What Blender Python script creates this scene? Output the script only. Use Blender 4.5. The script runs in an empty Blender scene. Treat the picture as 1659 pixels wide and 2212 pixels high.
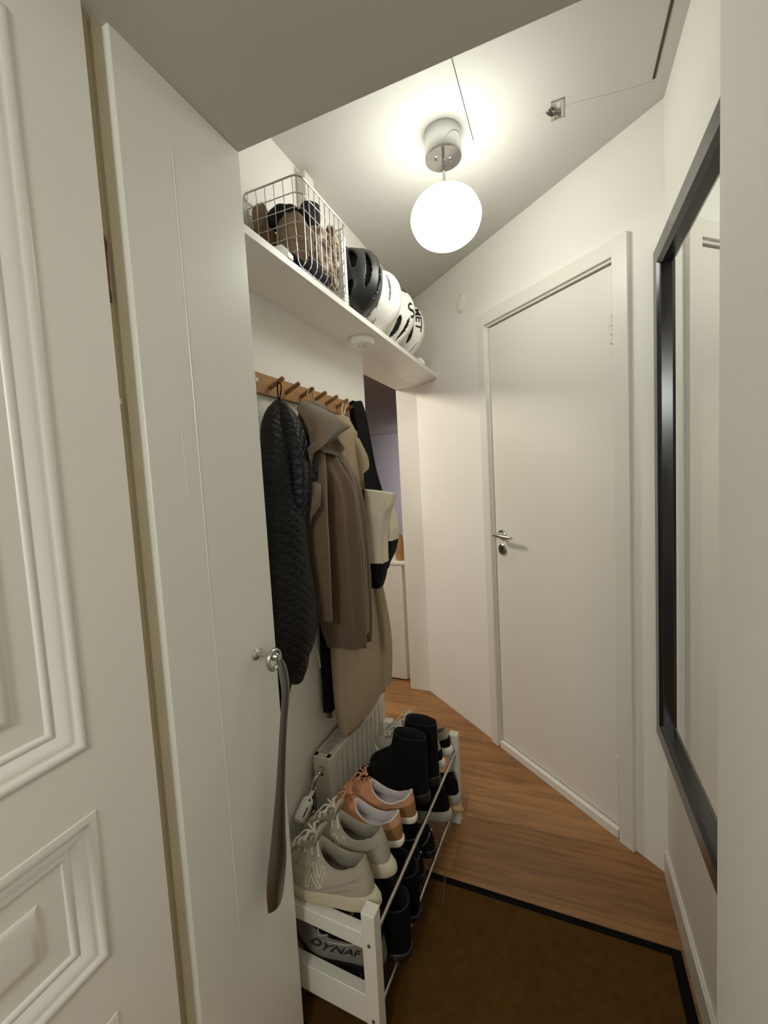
import bpy, bmesh, math, random
from mathutils import Vector, Matrix, Euler
random.seed(7)
PI = math.pi
SC = bpy.context.scene
COL = SC.collection

# ------------------------------------------------------------------ camera, world, lights, exposure
EYE = 1.39                                     # camera height above the floor
cam_d = bpy.data.cameras.new('camera')
cam = bpy.data.objects.new('camera', cam_d)
COL.objects.link(cam)
RX = Vector((0.9222425, 0.3828081, -0.0540987))
RY = Vector((0.0216551, 0.0885616, 0.9958353))
RZ = Vector((0.3860049, -0.9195732, 0.0733855))
cam.matrix_world = Matrix(((RX.x, RY.x, RZ.x, 0), (RX.y, RY.y, RZ.y, 0), (RX.z, RY.z, RZ.z, EYE), (0, 0, 0, 1)))
cam_d.sensor_fit = 'HORIZONTAL'
cam_d.sensor_width = 36
cam_d.lens = 916.1 / 1659 * 36
cam_d.clip_start = 0.02
SC.camera = cam
SC.view_settings.view_transform = 'Standard'
SC.view_settings.look = 'None'
SC.view_settings.gamma = 1
SC.view_settings.use_curve_mapping = False
SC.view_settings.exposure = 0.18
SC.cycles.use_denoising = True
SC.cycles.max_bounces = 10
SC.cycles.diffuse_bounces = 7
SC.cycles.sample_clamp_indirect = 4
world = bpy.data.worlds.new('world')
SC.world = world
world.use_nodes = True
world.node_tree.nodes['Background'].inputs[0].default_value = (0.9, 0.95, 1, 1)
world.node_tree.nodes['Background'].inputs[1].default_value = 0.02
GLOBE_STRENGTH = 15.0
GLOBE_COLOR = (0.985, 0.995, 0.91)


def area_light(name, loc, rot, size, energy, color, spread=180):
    d = bpy.data.lights.new(name, 'AREA')
    d.shape = 'DISK'
    d.size = size
    d.energy = energy
    d.color = color
    d.spread = math.radians(spread)
    o = bpy.data.objects.new(name, d)
    o.location = loc
    o.rotation_euler = rot
    COL.objects.link(o)
    return o


pd = bpy.data.lights.new('entrance_fill_light', 'POINT')  # unseen fill light added behind the camera, without a lamp of its own
pd.energy = 40.0
pd.color = (0.97, 1.0, 0.95)
pd.shadow_soft_size = 0.16
po = bpy.data.objects.new('entrance_fill_light', pd)
po.location = (-0.17, -1.05, 1.95)
COL.objects.link(po)
area_light('far_wall_fill_light', (-2.0, 5.6, 1.3), (math.radians(88), 0, 0), 0.5, 20.0, (0.95, 0.95, 1.0), 75)  # unseen area light added to brighten the far wall, no fixture modelled
area_light('side_room_assumed_light', (-1.95, 1.95, 2.30), (0, math.radians(-18), 0), 0.4, 23.0, (1.0, 0.93, 0.78))  # assumed warm source out of view, added to light the jamb and passage floor


# ------------------------------------------------------------------ helpers
def lin(r, g, b):
    f = lambda c: (c / 255 / 12.92) if c / 255 <= 0.04045 else ((c / 255 + 0.055) / 1.055) ** 2.4
    return (f(r), f(g), f(b), 1)


def mat(name, col, rough=0.6, metal=0.0, noise=0.0, nscale=20, bump=0.0, bscale=200, spec=0.5, sheen=0.0):
    m = bpy.data.materials.new(name)
    m.use_nodes = True
    nt = m.node_tree
    b = nt.nodes['Principled BSDF']
    b.inputs['Base Color'].default_value = col
    b.inputs['Roughness'].default_value = rough
    b.inputs['Metallic'].default_value = metal
    b.inputs['Specular IOR Level'].default_value = spec
    if sheen:
        b.inputs['Sheen Weight'].default_value = sheen
    tc = nt.nodes.new('ShaderNodeTexCoord')
    if noise:
        n = nt.nodes.new('ShaderNodeTexNoise')
        n.inputs['Scale'].default_value = nscale
        n.inputs['Detail'].default_value = 4
        nt.links.new(tc.outputs['Object'], n.inputs['Vector'])
        mx = nt.nodes.new('ShaderNodeMix')
        mx.data_type = 'RGBA'
        mx.inputs[6].default_value = [c * (1 - noise) for c in col[:3]] + [1]
        mx.inputs[7].default_value = [min(1, c * (1 + noise)) for c in col[:3]] + [1]
        nt.links.new(n.outputs['Fac'], mx.inputs[0])
        nt.links.new(mx.outputs[2], b.inputs['Base Color'])
    if bump:
        n2 = nt.nodes.new('ShaderNodeTexNoise')
        n2.inputs['Scale'].default_value = bscale
        n2.inputs['Detail'].default_value = 3
        nt.links.new(tc.outputs['Object'], n2.inputs['Vector'])
        bp = nt.nodes.new('ShaderNodeBump')
        bp.inputs['Strength'].default_value = bump
        bp.inputs['Distance'].default_value = 0.002
        nt.links.new(n2.outputs['Fac'], bp.inputs['Height'])
        nt.links.new(bp.outputs['Normal'], b.inputs['Normal'])
    return m


M = {}
M['wall'] = mat('wall_paint', lin(235, 232, 225), 0.75, bump=0.12, bscale=90)
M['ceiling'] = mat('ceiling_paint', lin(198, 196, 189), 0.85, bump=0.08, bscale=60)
M['gloss'] = mat('gloss_paint', lin(222, 219, 210), 0.34, bump=0.05, bscale=25)
M['door'] = mat('door_paint', lin(226, 222, 213), 0.36, bump=0.03, bscale=15)
M['beige'] = mat('yellowed_paint', lin(194, 184, 156), 0.6, noise=0.08, nscale=8)
M['trimdark'] = mat('seam_shadow_gap', lin(70, 65, 56), 0.8)
M['white'] = mat('white_lacquer', lin(236, 234, 228), 0.4)
M['white_wood'] = mat('white_painted_wood', lin(222, 218, 208), 0.45, bump=0.05, bscale=60)
M['plastic'] = mat('white_plastic', lin(232, 230, 222), 0.3)
M['chrome'] = mat('chrome', (0.60, 0.595, 0.59, 1), 0.07, 1.0)
M['steel'] = mat('brushed_steel', (0.55, 0.54, 0.52, 1), 0.28, 1.0)
M['darksteel'] = mat('dark_steel', (0.22, 0.21, 0.20, 1), 0.35, 1.0)
M['black'] = mat('black_paint', lin(24, 24, 24), 0.35)
M['dark'] = mat('dark_void', lin(14, 13, 12), 0.9)
M['mirror'] = mat('mirror_glass', (0.86, 0.88, 0.86, 1), 0.015, 1.0)
M['radiator'] = mat('radiator_enamel', lin(214, 209, 198), 0.4)
M['hookwood'] = mat('hook_rail_wood', lin(164, 120, 74), 0.45, noise=0.25, nscale=18)
M['pegwood'] = mat('peg_wood', lin(140, 104, 66), 0.5, noise=0.2, nscale=40)
M['tanwood'] = mat('tan_wood', lin(186, 146, 96), 0.45, noise=0.15, nscale=30)
M['jacket'] = mat('black_quilted_nylon', lin(11, 11, 12), 0.52, spec=0.35)
M['blackcloth'] = mat('black_cloth', lin(12, 12, 13), 0.9, spec=0.25)
M['coat'] = mat('brown_wool', lin(98, 80, 60), 0.95, noise=0.15, nscale=60, bump=0.4, bscale=500, sheen=0.25)
M['trench'] = mat('beige_twill', lin(158, 140, 114), 0.85, noise=0.06, nscale=40, bump=0.2, bscale=600)
M['canvas'] = mat('natural_canvas', lin(214, 204, 182), 0.9, noise=0.05, nscale=80, bump=0.3, bscale=700)
M['taupe'] = mat('taupe_knit', lin(128, 108, 86), 0.95, noise=0.12, nscale=50, bump=0.4, bscale=350)
M['brownknit'] = mat('brown_knit', lin(104, 80, 58), 0.95, noise=0.15, nscale=50, bump=0.4, bscale=350)
M['navy'] = mat('black_navy_knit', lin(22, 23, 27), 0.95, bump=0.4, bscale=300)
M['shoe_white'] = mat('off_white_leather', lin(164, 156, 138), 0.62, noise=0.07, nscale=30, bump=0.15, bscale=120)
M['sole_cream'] = mat('cream_sole', lin(194, 185, 160), 0.6)
M['lining'] = mat('grey_lining', lin(150, 142, 126), 0.95)
M['lace_white'] = mat('off_white_lace', lin(206, 199, 182), 0.9)
M['peach'] = mat('peach_suede', lin(200, 146, 110), 0.9, noise=0.12, nscale=60, bump=0.3, bscale=400)
M['peach_dark'] = mat('tan_heel_panel', lin(150, 108, 66), 0.85, noise=0.1, nscale=60)
M['peach_lace'] = mat('peach_lace', lin(196, 134, 94), 0.9)
M['lining_lilac'] = mat('pale_lilac_lining', lin(204, 196, 196), 0.9)
M['sole_white'] = mat('white_rubber', lin(226, 220, 210), 0.55)
M['suede'] = mat('black_suede', lin(13, 13, 14), 0.95, spec=0.2)
M['fleece'] = mat('black_fleece', lin(9, 9, 10), 0.98, spec=0.12, bump=0.6, bscale=220)
M['greyshoe'] = mat('grey_mesh', lin(120, 114, 104), 0.8, noise=0.1, nscale=60)
M['grey_sole'] = mat('pale_grey_sole', lin(170, 164, 152), 0.7)
M['silver'] = mat('silver_strap', (0.6, 0.6, 0.6, 1), 0.3, 0.8)
M['helmet_black'] = mat('matte_black_shell', lin(38, 37, 35), 0.42)
M['helmet_white'] = mat('white_shell', lin(236, 233, 226), 0.3)
M['helmet_grey'] = mat('pale_grey_liner', lin(176, 172, 164), 0.7)
M['liner'] = mat('black_foam_liner', lin(18, 18, 18), 0.9)
M['ink'] = mat('black_print', lin(20, 20, 20), 0.5)
M['inkgrey'] = mat('grey_print', lin(168, 164, 156), 0.5)
M['matborder'] = mat('black_rubber_border', lin(12, 10, 8), 0.95, spec=0.15)
M['lilacwall'] = mat('lilac_white_wall', lin(206, 200, 202), 0.8)


def globe_material():
    m = bpy.data.materials.new('lit_opal_glass')
    m.use_nodes = True
    nt = m.node_tree
    b = nt.nodes['Principled BSDF']
    b.inputs['Base Color'].default_value = (0.9, 0.88, 0.84, 1)
    b.inputs['Roughness'].default_value = 0.15
    b.inputs['Emission Color'].default_value = (*GLOBE_COLOR, 1)
    b.inputs['Emission Strength'].default_value = GLOBE_STRENGTH
    return m


def floor_material():
    m = bpy.data.materials.new('oak_planks')
    m.use_nodes = True
    nt = m.node_tree
    b = nt.nodes['Principled BSDF']
    tc = nt.nodes.new('ShaderNodeTexCoord')
    mp = nt.nodes.new('ShaderNodeMapping')
    mp.inputs['Rotation'].default_value = (0, 0, math.radians(-3))
    mp.inputs['Location'].default_value = (0.31, 0.05, 0)
    nt.links.new(tc.outputs['Object'], mp.inputs['Vector'])
    br = nt.nodes.new('ShaderNodeTexBrick')
    br.offset = 0.37
    br.inputs['Scale'].default_value = 1
    br.inputs['Brick Width'].default_value = 1.1
    br.inputs['Row Height'].default_value = 0.13
    br.inputs['Mortar Size'].default_value = 0.0012
    br.inputs['Mortar Smooth'].default_value = 0.2
    br.inputs['Bias'].default_value = 0.0
    br.inputs['Color1'].default_value = lin(140, 98, 56)
    br.inputs['Color2'].default_value = lin(157, 115, 71)
    br.inputs['Mortar'].default_value = lin(110, 74, 40)
    nt.links.new(mp.outputs['Vector'], br.inputs['Vector'])
    mp2 = nt.nodes.new('ShaderNodeMapping')
    mp2.inputs['Scale'].default_value = (1.3, 16, 1)
    nt.links.new(mp.outputs['Vector'], mp2.inputs['Vector'])
    n = nt.nodes.new('ShaderNodeTexNoise')
    n.inputs['Scale'].default_value = 2.2
    n.inputs['Detail'].default_value = 6
    n.inputs['Distortion'].default_value = 1.2
    nt.links.new(mp2.outputs['Vector'], n.inputs['Vector'])
    ramp = nt.nodes.new('ShaderNodeValToRGB')
    ramp.color_ramp.elements[0].position = 0.36
    ramp.color_ramp.elements[0].color = (0.62, 0.58, 0.54, 1)
    ramp.color_ramp.elements[1].position = 0.62
    ramp.color_ramp.elements[1].color = (1.12, 1.1, 1.06, 1)
    nt.links.new(n.outputs['Fac'], ramp.inputs[0])
    mx = nt.nodes.new('ShaderNodeMix')
    mx.data_type = 'RGBA'
    mx.blend_type = 'MULTIPLY'
    mx.inputs[0].default_value = 0.75
    nt.links.new(br.outputs['Color'], mx.inputs[6])
    nt.links.new(ramp.outputs[0], mx.inputs[7])
    nt.links.new(mx.outputs[2], b.inputs['Base Color'])
    b.inputs['Roughness'].default_value = 0.42
    bp = nt.nodes.new('ShaderNodeBump')
    bp.inputs['Strength'].default_value = 0.15
    bp.inputs['Distance'].default_value = 0.002
    nt.links.new(n.outputs['Fac'], bp.inputs['Height'])
    nt.links.new(bp.outputs['Normal'], b.inputs['Normal'])
    return m


def pile_material():
    m = mat('brown_mat_pile', lin(88, 60, 24), 1.0, noise=0.35, nscale=35, spec=0.1)
    nt = m.node_tree
    b = nt.nodes['Principled BSDF']
    tc = nt.nodes.new('ShaderNodeTexCoord')
    n = nt.nodes.new('ShaderNodeTexNoise')
    n.inputs['Scale'].default_value = 420
    nt.links.new(tc.outputs['Object'], n.inputs['Vector'])
    bp = nt.nodes.new('ShaderNodeBump')
    bp.inputs['Strength'].default_value = 1.0
    bp.inputs['Distance'].default_value = 0.004
    nt.links.new(n.outputs['Fac'], bp.inputs['Height'])
    nt.links.new(bp.outputs['Normal'], b.inputs['Normal'])
    return m


def stripe_material(name, c1, c2, scale, dist=2.0):
    m = mat(name, c1, 0.95)
    nt = m.node_tree
    b = nt.nodes['Principled BSDF']
    tc = nt.nodes.new('ShaderNodeTexCoord')
    w = nt.nodes.new('ShaderNodeTexWave')
    w.inputs['Scale'].default_value = scale
    w.inputs['Distortion'].default_value = dist
    nt.links.new(tc.outputs['Object'], w.inputs['Vector'])
    mx = nt.nodes.new('ShaderNodeMix')
    mx.data_type = 'RGBA'
    mx.inputs[6].default_value = c1
    mx.inputs[7].default_value = c2
    nt.links.new(w.outputs['Fac'], mx.inputs[0])
    nt.links.new(mx.outputs[2], b.inputs['Base Color'])
    return m


def quilt_bump(m, scale=11.0, strength=0.9, diag=True):
    nt = m.node_tree
    b = nt.nodes['Principled BSDF']
    tc = nt.nodes.new('ShaderNodeTexCoord')
    heights = []
    for a in ((42, -42) if diag else (0,)):
        mp = nt.nodes.new('ShaderNodeMapping')
        mp.inputs['Rotation'].default_value = (math.radians(90 + a), 0, 0)
        nt.links.new(tc.outputs['Object'], mp.inputs['Vector'])
        w = nt.nodes.new('ShaderNodeTexWave')
        w.bands_direction = 'Y'
        w.inputs['Scale'].default_value = scale
        w.inputs['Distortion'].default_value = 1.2
        w.inputs['Detail Scale'].default_value = 3
        nt.links.new(mp.outputs['Vector'], w.inputs['Vector'])
        pw = nt.nodes.new('ShaderNodeMath')
        pw.operation = 'POWER'
        pw.inputs[1].default_value = 0.35
        nt.links.new(w.outputs['Fac'], pw.inputs[0])
        heights.append(pw)
    out = heights[0]
    if len(heights) > 1:
        mn = nt.nodes.new('ShaderNodeMath')
        mn.operation = 'MINIMUM'
        nt.links.new(heights[0].outputs[0], mn.inputs[0])
        nt.links.new(heights[1].outputs[0], mn.inputs[1])
        out = mn
    n = nt.nodes.new('ShaderNodeTexNoise')
    n.inputs['Scale'].default_value = 45
    nt.links.new(tc.outputs['Object'], n.inputs['Vector'])
    ad = nt.nodes.new('ShaderNodeMath')
    ad.operation = 'MULTIPLY_ADD'
    ad.inputs[1].default_value = 0.7
    nt.links.new(n.outputs['Fac'], ad.inputs[0])
    nt.links.new(out.outputs[0], ad.inputs[2])
    bp = nt.nodes.new('ShaderNodeBump')
    bp.inputs['Strength'].default_value = strength
    bp.inputs['Distance'].default_value = 0.0042
    nt.links.new(ad.outputs[0], bp.inputs['Height'])
    nt.links.new(bp.outputs['Normal'], b.inputs['Normal'])


quilt_bump(M['jacket'], 15.0, 0.6)
M['globe'] = globe_material()
M['floor'] = floor_material()
M['pile'] = pile_material()
M['scarf'] = stripe_material('striped_scarf_wool', lin(206, 190, 166), lin(92, 62, 44), 26, 6)


class MB:
    """collects vertices and faces; build() links them as one mesh object"""

    def __init__(s):
        s.v, s.f, s.mi = [], [], []

    def add(s, vs, fs, mi=0):
        k = len(s.v)
        s.v += [tuple(v) for v in vs]
        s.f += [tuple(i + k for i in f) for f in fs]
        s.mi += [mi] * len(fs)
        return s

    def box(s, x0, x1, y0, y1, z0, z1, mi=0, mtx=None):
        vs = [Vector((x, y, z)) for z in (z0, z1) for y in (y0, y1) for x in (x0, x1)]
        if mtx is not None:
            vs = [mtx @ v for v in vs]
        return s.add(vs, [(0, 2, 3, 1), (4, 5, 7, 6), (0, 1, 5, 4), (2, 6, 7, 3), (0, 4, 6, 2), (1, 3, 7, 5)], mi)

    def loft(s, rings, closed=True, cap0=True, cap1=True, mi=0, loop=False):
        n = len(rings[0])
        vs = [p for r in rings for p in r]
        fs = []
        R = len(rings)
        for i in range(R if loop else R - 1):
            a, b = i * n, ((i + 1) % R) * n
            for j in range(n if closed else n - 1):
                k = (j + 1) % n
                fs.append((a + j, a + k, b + k, b + j))
        if cap0 and not loop:
            fs.append(tuple(reversed(range(n))))
        if cap1 and not loop:
            fs.append(tuple(range((R - 1) * n, R * n)))
        return s.add(vs, fs, mi)

    def tube(s, pts, r, n=8, mi=0, cap=True, flat=1.0):
        pts = [Vector(p) for p in pts]
        rad = r if isinstance(r, (list, tuple)) else [r] * len(pts)
        rings = []
        prev = None
        for i, p in enumerate(pts):
            t = (pts[min(i + 1, len(pts) - 1)] - pts[max(i - 1, 0)])
            t = t.normalized() if t.length > 1e-9 else Vector((0, 0, 1))
            if prev is None:
                up = Vector((0, 0, 1)) if abs(t.z) < 0.9 else Vector((1, 0, 0))
                a = t.cross(up).normalized()
            else:
                a = (prev - t * prev.dot(t)).normalized()
            prev = a
            b = t.cross(a)
            rings.append([p + (a * math.cos(q) + b * math.sin(q) * flat) * rad[i] for q in [2 * PI * k / n for k in range(n)]])
        return s.loft(rings, True, cap, cap, mi)

    def lathe(s, prof, c=(0, 0, 0), axis=(0, 0, 1), n=32, mi=0, cap=True):
        ax = Vector(axis).normalized()
        q = ax.to_track_quat('Z', 'Y').to_matrix()
        c = Vector(c)
        rings = [[c + q @ Vector((r * math.cos(a), r * math.sin(a), h)) for a in [2 * PI * k / n for k in range(n)]] for r, h in prof]
        return s.loft(rings, True, cap, cap, mi)

    def build(s, name, m, parent=None, smooth=35, bevel=0, origin=None, subsurf=0, solidify=0):
        me = bpy.data.meshes.new(name)
        if origin is None and parent is None:
            xs, ys, zs = zip(*s.v)
            origin = ((min(xs) + max(xs)) / 2, (min(ys) + max(ys)) / 2, min(zs))
        o0 = Vector(origin) if origin is not None else Vector((0, 0, 0))
        me.from_pydata([Vector(v) - o0 for v in s.v], [], s.f)
        ms = m if isinstance(m, (list, tuple)) else [m]
        for q in ms:
            me.materials.append(q)
        for p, i in zip(me.polygons, s.mi):
            p.material_index = i
        me.update()
        bm = bmesh.new()
        bm.from_mesh(me)
        bmesh.ops.recalc_face_normals(bm, faces=bm.faces)
        bm.to_mesh(me)
        bm.free()
        if smooth:
            me.polygons.foreach_set('use_smooth', [True] * len(me.polygons))
            me.set_sharp_from_angle(angle=math.radians(smooth))
        o = bpy.data.objects.new(name, me)
        COL.objects.link(o)
        if parent is not None:
            o.parent = parent
        else:
            o.location = o0
        if solidify:
            md = o.modifiers.new('thickness', 'SOLIDIFY')
            md.thickness = solidify
            md.offset = -1
        if bevel:
            md = o.modifiers.new('bevel', 'BEVEL')
            md.width = bevel
            md.segments = 2
            md.limit_method = 'ANGLE'
            md.angle_limit = math.radians(40)
        if subsurf:
            md = o.modifiers.new('smooth', 'SUBSURF')
            md.levels = subsurf
            md.render_levels = subsurf
        return o


def tag(o, label=None, cat=None, group=None, kind=None):
    if label:
        o['label'] = label
    if cat:
        o['category'] = cat
    if group:
        o['group'] = group
    if kind:
        o['kind'] = kind
    return o


def thing(name, label, cat, loc=(0, 0, 0), rot=(0, 0, 0), group=None):
    o = bpy.data.objects.new(name, None)
    COL.objects.link(o)
    o.location = loc
    o.rotation_euler = rot
    o.empty_display_size = 0.05
    return tag(o, label, cat, group)


def copy_tree(o, parent=None):
    c = o.copy()
    COL.objects.link(c)
    if parent is not None:
        c.parent = parent
    for ch in [k for k in COL.objects if k.parent == o]:
        copy_tree(ch, c)
    return c


def struct(name, mb, m, parent=None, label=None, cat=None, **kw):
    o = mb.build(name, m, parent, **kw)
    if parent is None:
        tag(o, label, cat, None, 'structure')
    return o


def rel(pts, root):
    return [tuple(Vector(p) - root.location) for p in pts]


def spline(pts, n=8):
    """Catmull-Rom through points"""
    P = [Vector(p) for p in pts]
    P = [P[0] * 2 - P[1]] + P + [P[-1] * 2 - P[-2]]
    out = []
    for i in range(1, len(P) - 2):
        for k in range(n):
            t = k / n
            a, b, c, d = P[i - 1], P[i], P[i + 1], P[i + 2]
            out.append(0.5 * ((2 * b) + (c - a) * t + (2 * a - 5 * b + 4 * c - d) * t * t + (3 * b - a - 3 * c + d) * t ** 3))
    out.append(P[-2])
    return out


def text_mesh(body, size=1.0, bold=0.0, shear=0.0):
    cu = bpy.data.curves.new('lettering', 'FONT')
    cu.body = body
    cu.size = size
    cu.offset = bold
    cu.shear = shear
    cu.resolution_u = 3
    cu.align_x = 'CENTER'
    cu.align_y = 'CENTER'
    o = bpy.data.objects.new('lettering', cu)
    COL.objects.link(o)
    dg = bpy.context.evaluated_depsgraph_get()
    me = bpy.data.meshes.new_from_object(o.evaluated_get(dg))
    bm = bmesh.new()
    bm.from_mesh(me)
    bmesh.ops.triangulate(bm, faces=bm.faces)
    bmesh.ops.subdivide_edges(bm, edges=[e for e in bm.edges if e.calc_length() > size * 0.12], cuts=2, use_grid_fill=True)
    bmesh.ops.triangulate(bm, faces=bm.faces)
    vs = [tuple(v.co) for v in bm.verts]
    fs = [tuple(v.index for v in f.verts) for f in bm.faces]
    bm.free()
    bpy.data.objects.remove(o)
    return vs, fs


def mapped_text(body, size, fn, bold=0.0, shear=0.0):
    vs, fs = text_mesh(body, size, bold, shear)
    mb = MB()
    mb.add([fn(x, y) for x, y, z in vs], fs)
    return mb


# ------------------------------------------------------------------ the setting
XL = -0.817          # hook wall
XR = 0.308           # mirror wall
XP = -0.617          # face of the near left wall
YC = 0.78            # corner of the opening
XN = 0.2165           # near right wall face
CH = 2.481           # hall ceiling
SOF = 2.104          # soffit over the opening
FA = Vector((-0.817, 2.569, 0))    # far corner of the door wall
FB = Vector((0.308, 1.590, 0))     # near corner of the door wall
FD = (FB - FA).normalized()
FN = Vector((-FD.y, FD.x, 0))      # points away from the hall
if FN.y < 0:
    FN = -FN
DW = Matrix(((FD.x, FN.x, 0, FA.x), (FD.y, FN.y, 0, FA.y), (0, 0, 1, 0), (0, 0, 0, 1)))   # door-wall frame: t, depth, z

struct('floor', MB().box(-6.2, 2.4, -0.3, 9.7, -0.08, 0), M['floor'], label='warm oak plank floor of the hallway', cat='floor', origin=(0, 0, 0))
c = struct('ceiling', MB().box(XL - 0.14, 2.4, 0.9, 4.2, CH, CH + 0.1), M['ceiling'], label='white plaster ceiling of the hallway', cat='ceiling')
mb = MB()
zc = CH - c.location.z
for (a, b, w) in (((-0.239, 1.189), (-0.240, 1.492), 0.0009), ((0.267, 1.503), (0.271, 1.20), 0.0035)):
    mb.box(a[0] - c.location.x - w, a[0] - c.location.x + w, min(a[1], b[1]) - c.location.y, max(a[1], b[1]) - c.location.y, zc - 0.0015, zc + 0.002)
mb.build('ceiling_seam', M['trimdark'], c)
mb = MB()
p = spline([(0.029, 1.485, CH), (0.10, 1.492, CH), (0.18, 1.505, CH), (0.264, 1.511, CH)], 4)
mb.tube(rel(p, c), 0.0007, 5)
p = spline([(-0.06, 1.484, CH), (-0.04, 1.482, CH), (0.0, 1.486, CH)], 4)
mb.tube(rel(p, c), 0.0004, 5)
mb.build('ceiling_crack', mat('hairline_crack', lin(176, 170, 156), 0.9), c)

# soffit over the opening, in front of the hall
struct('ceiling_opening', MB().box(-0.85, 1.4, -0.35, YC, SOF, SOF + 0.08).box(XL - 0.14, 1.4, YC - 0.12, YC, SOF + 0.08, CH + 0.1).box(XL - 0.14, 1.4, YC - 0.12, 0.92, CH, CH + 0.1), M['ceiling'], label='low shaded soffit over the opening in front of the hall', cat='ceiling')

# hook wall with the opening at its far end
mb = MB()
mb.box(XL - 0.136, XL, 0.60, 1.792, 0, CH).box(XL - 0.136, XL, 1.792, 2.569, 1.958, CH)
struct('wall_left', mb, M['wall'], label='white wall carrying the shelf and hook rail', cat='wall')
# far jamb of the opening and what continues the wall beyond
struct('wall_jamb', MB().box(XL - 0.136, XL, 2.569, 2.72, 0, CH), M['wall'], label='narrow white jamb beside the far passage', cat='wall')
# near left wall
w = struct('wall_near_left', MB().box(XL - 0.02, XP, 0.495, YC, 0, SOF), M['gloss'], label='glossy pale wall end carrying the steel hook', cat='wall', bevel=0.002)
mb = MB()
for (ya, za, yb, zb, r) in ((0.598, 1.99, 0.600, 1.20, 0.0011), (0.600, 1.20, 0.601, 0.5, 0.0006), (0.566, 1.50, 0.567, 1.38, 0.0005)):
    mb.tube(rel([(XP, ya, za), (XP, (ya + yb) / 2 + 0.001, (za + zb) / 2), (XP, yb, zb)], w), r, 6)
mb.build('paint_seam', M['gloss'], w)
# right side
struct('wall_right', MB().box(XR, XR + 0.12, 0.70, 1.60, 0, CH), M['wall'], label='white wall behind the black framed mirror', cat='wall')
mb = MB()
mb.box(XN, 0.75, -0.3, YC, 0, SOF + 0.05)
struct('wall_near_right', mb, M['wall'], label='near right wall end at the edge of the view', cat='wall', bevel=0.006)
mb = MB()
mb.box(XR - 0.012, XR, YC, 1.585, 0, 0.092).box(XR - 0.008, XR, YC, 1.586, 0.092, 0.100)
struct('baseboard_right', mb, M['door'], label='white baseboard under the mirror', cat='baseboard', bevel=0.003)

# door wall with the flush door
DT0, DT1 = 0.681, 1.313
OT0, OT1, OZ1 = DT0 - 0.004, DT1 + 0.004, 2.091
mb = MB()
mb.box(-0.02, OT0 - 0.02, 0, 0.12, 0, CH, mtx=DW).box(OT1 + 0.02, 1.62, 0, 0.12, 0, CH, mtx=DW).box(OT0 - 0.02, OT1 + 0.02, 0, 0.12, OZ1 + 0.02, CH, mtx=DW)
struct('wall_door', mb, M['wall'], label='white angled wall holding the flush door', cat='wall')
mb = MB()
mb.box(OT0 - 0.024, OT0, -0.004, 0.12, 0, OZ1, mtx=DW).box(OT1, OT1 + 0.024, -0.004, 0.12, 0, OZ1, mtx=DW)
mb.box(OT0 - 0.024, OT1 + 0.024, -0.004, 0.12, OZ1, OZ1 + 0.024, mtx=DW)
mb.box(OT0 - 0.062, OT0 - 0.012, -0.016, 0, 0, OZ1 + 0.066, mtx=DW).box(OT1 + 0.010, OT1 + 0.066, -0.018, 0, 0, OZ1 + 0.066, mtx=DW)
mb.box(OT0 - 0.012, OT1 + 0.010, -0.016, 0, OZ1 + 0.010, OZ1 + 0.066, mtx=DW)
mb.box(OT0, OT1, -0.012, 0.12, 0, 0.036, mtx=DW)
struct('trim_1', mb, M['door'], label='white casing around the flush door', cat='trim', bevel=0.002)
d = struct('door_1', MB().box(DT0, DT1, 0.004, 0.044, 0.044, 2.085, mtx=DW), M['door'], label='white flush door with lever handle in the angled wall', cat='door', bevel=0.0015, origin=tuple(DW @ Vector((1, 0.02, 0.044))))


def dw(t, depth, z, root):
    return tuple(DW @ Vector((t, depth, z)) - root.location)


def dwdir(v):
    return tuple(DW.to_3x3() @ Vector(v))


hz, ht = 1.10, 0.727
mb = MB()
mb.lathe([(0.0, -0.004), (0.025, -0.004), (0.025, 0.004), (0.021, 0.008), (0.010, 0.009), (0.0095, 0.045), (0.0, 0.045)], dw(ht, 0.004, hz, d), dwdir((0, -1, 0)), 28)
mb.tube([dw(ht - 0.012, -0.040, hz, d), dw(ht, -0.041, hz, d), dw(ht + 0.05, -0.043, hz - 0.001, d), dw(ht + 0.085, -0.043, hz - 0.002, d), dw(ht + 0.108, -0.040, hz - 0.003, d)], [0.007, 0.0095, 0.0085, 0.0085, 0.006], 12)
mb.build('door_handle', M['steel'], d)
mb = MB()
mb.lathe([(0.0, -0.004), (0.027, -0.004), (0.027, 0.005), (0.023, 0.008), (0.0, 0.008)], dw(ht, 0.004, hz - 0.072, d), dwdir((0, -1, 0)), 28)
lock_o = mb.build('lock_escutcheon', M['steel'], d)
mb = MB()
mb.box(ht - 0.0035, ht + 0.0035, -0.0062, -0.004, hz - 0.082, hz - 0.062, mtx=Matrix.Translation(-d.location) @ DW)
mb.build('keyhole', M['dark'], lock_o)
for z0 in (1.865, 0.275):
    mb = MB()
    for k in range(3):
        mb.lathe([(0.0, 0.0), (0.0062, 0.0), (0.0062, 0.028), (0.0, 0.028)], dw(DT1 + 0.002, -0.004, z0 + k * 0.030 - 0.045, d), (0, 0, 1), 14)
    mb.lathe([(0.0, 0.0), (0.0045, 0.001), (0.003, 0.008), (0.0, 0.010)], dw(DT1 + 0.002, -0.004, z0 + 0.045, d), (0, 0, 1), 12)
    mb.build('hinge', M['door'], d)

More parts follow.
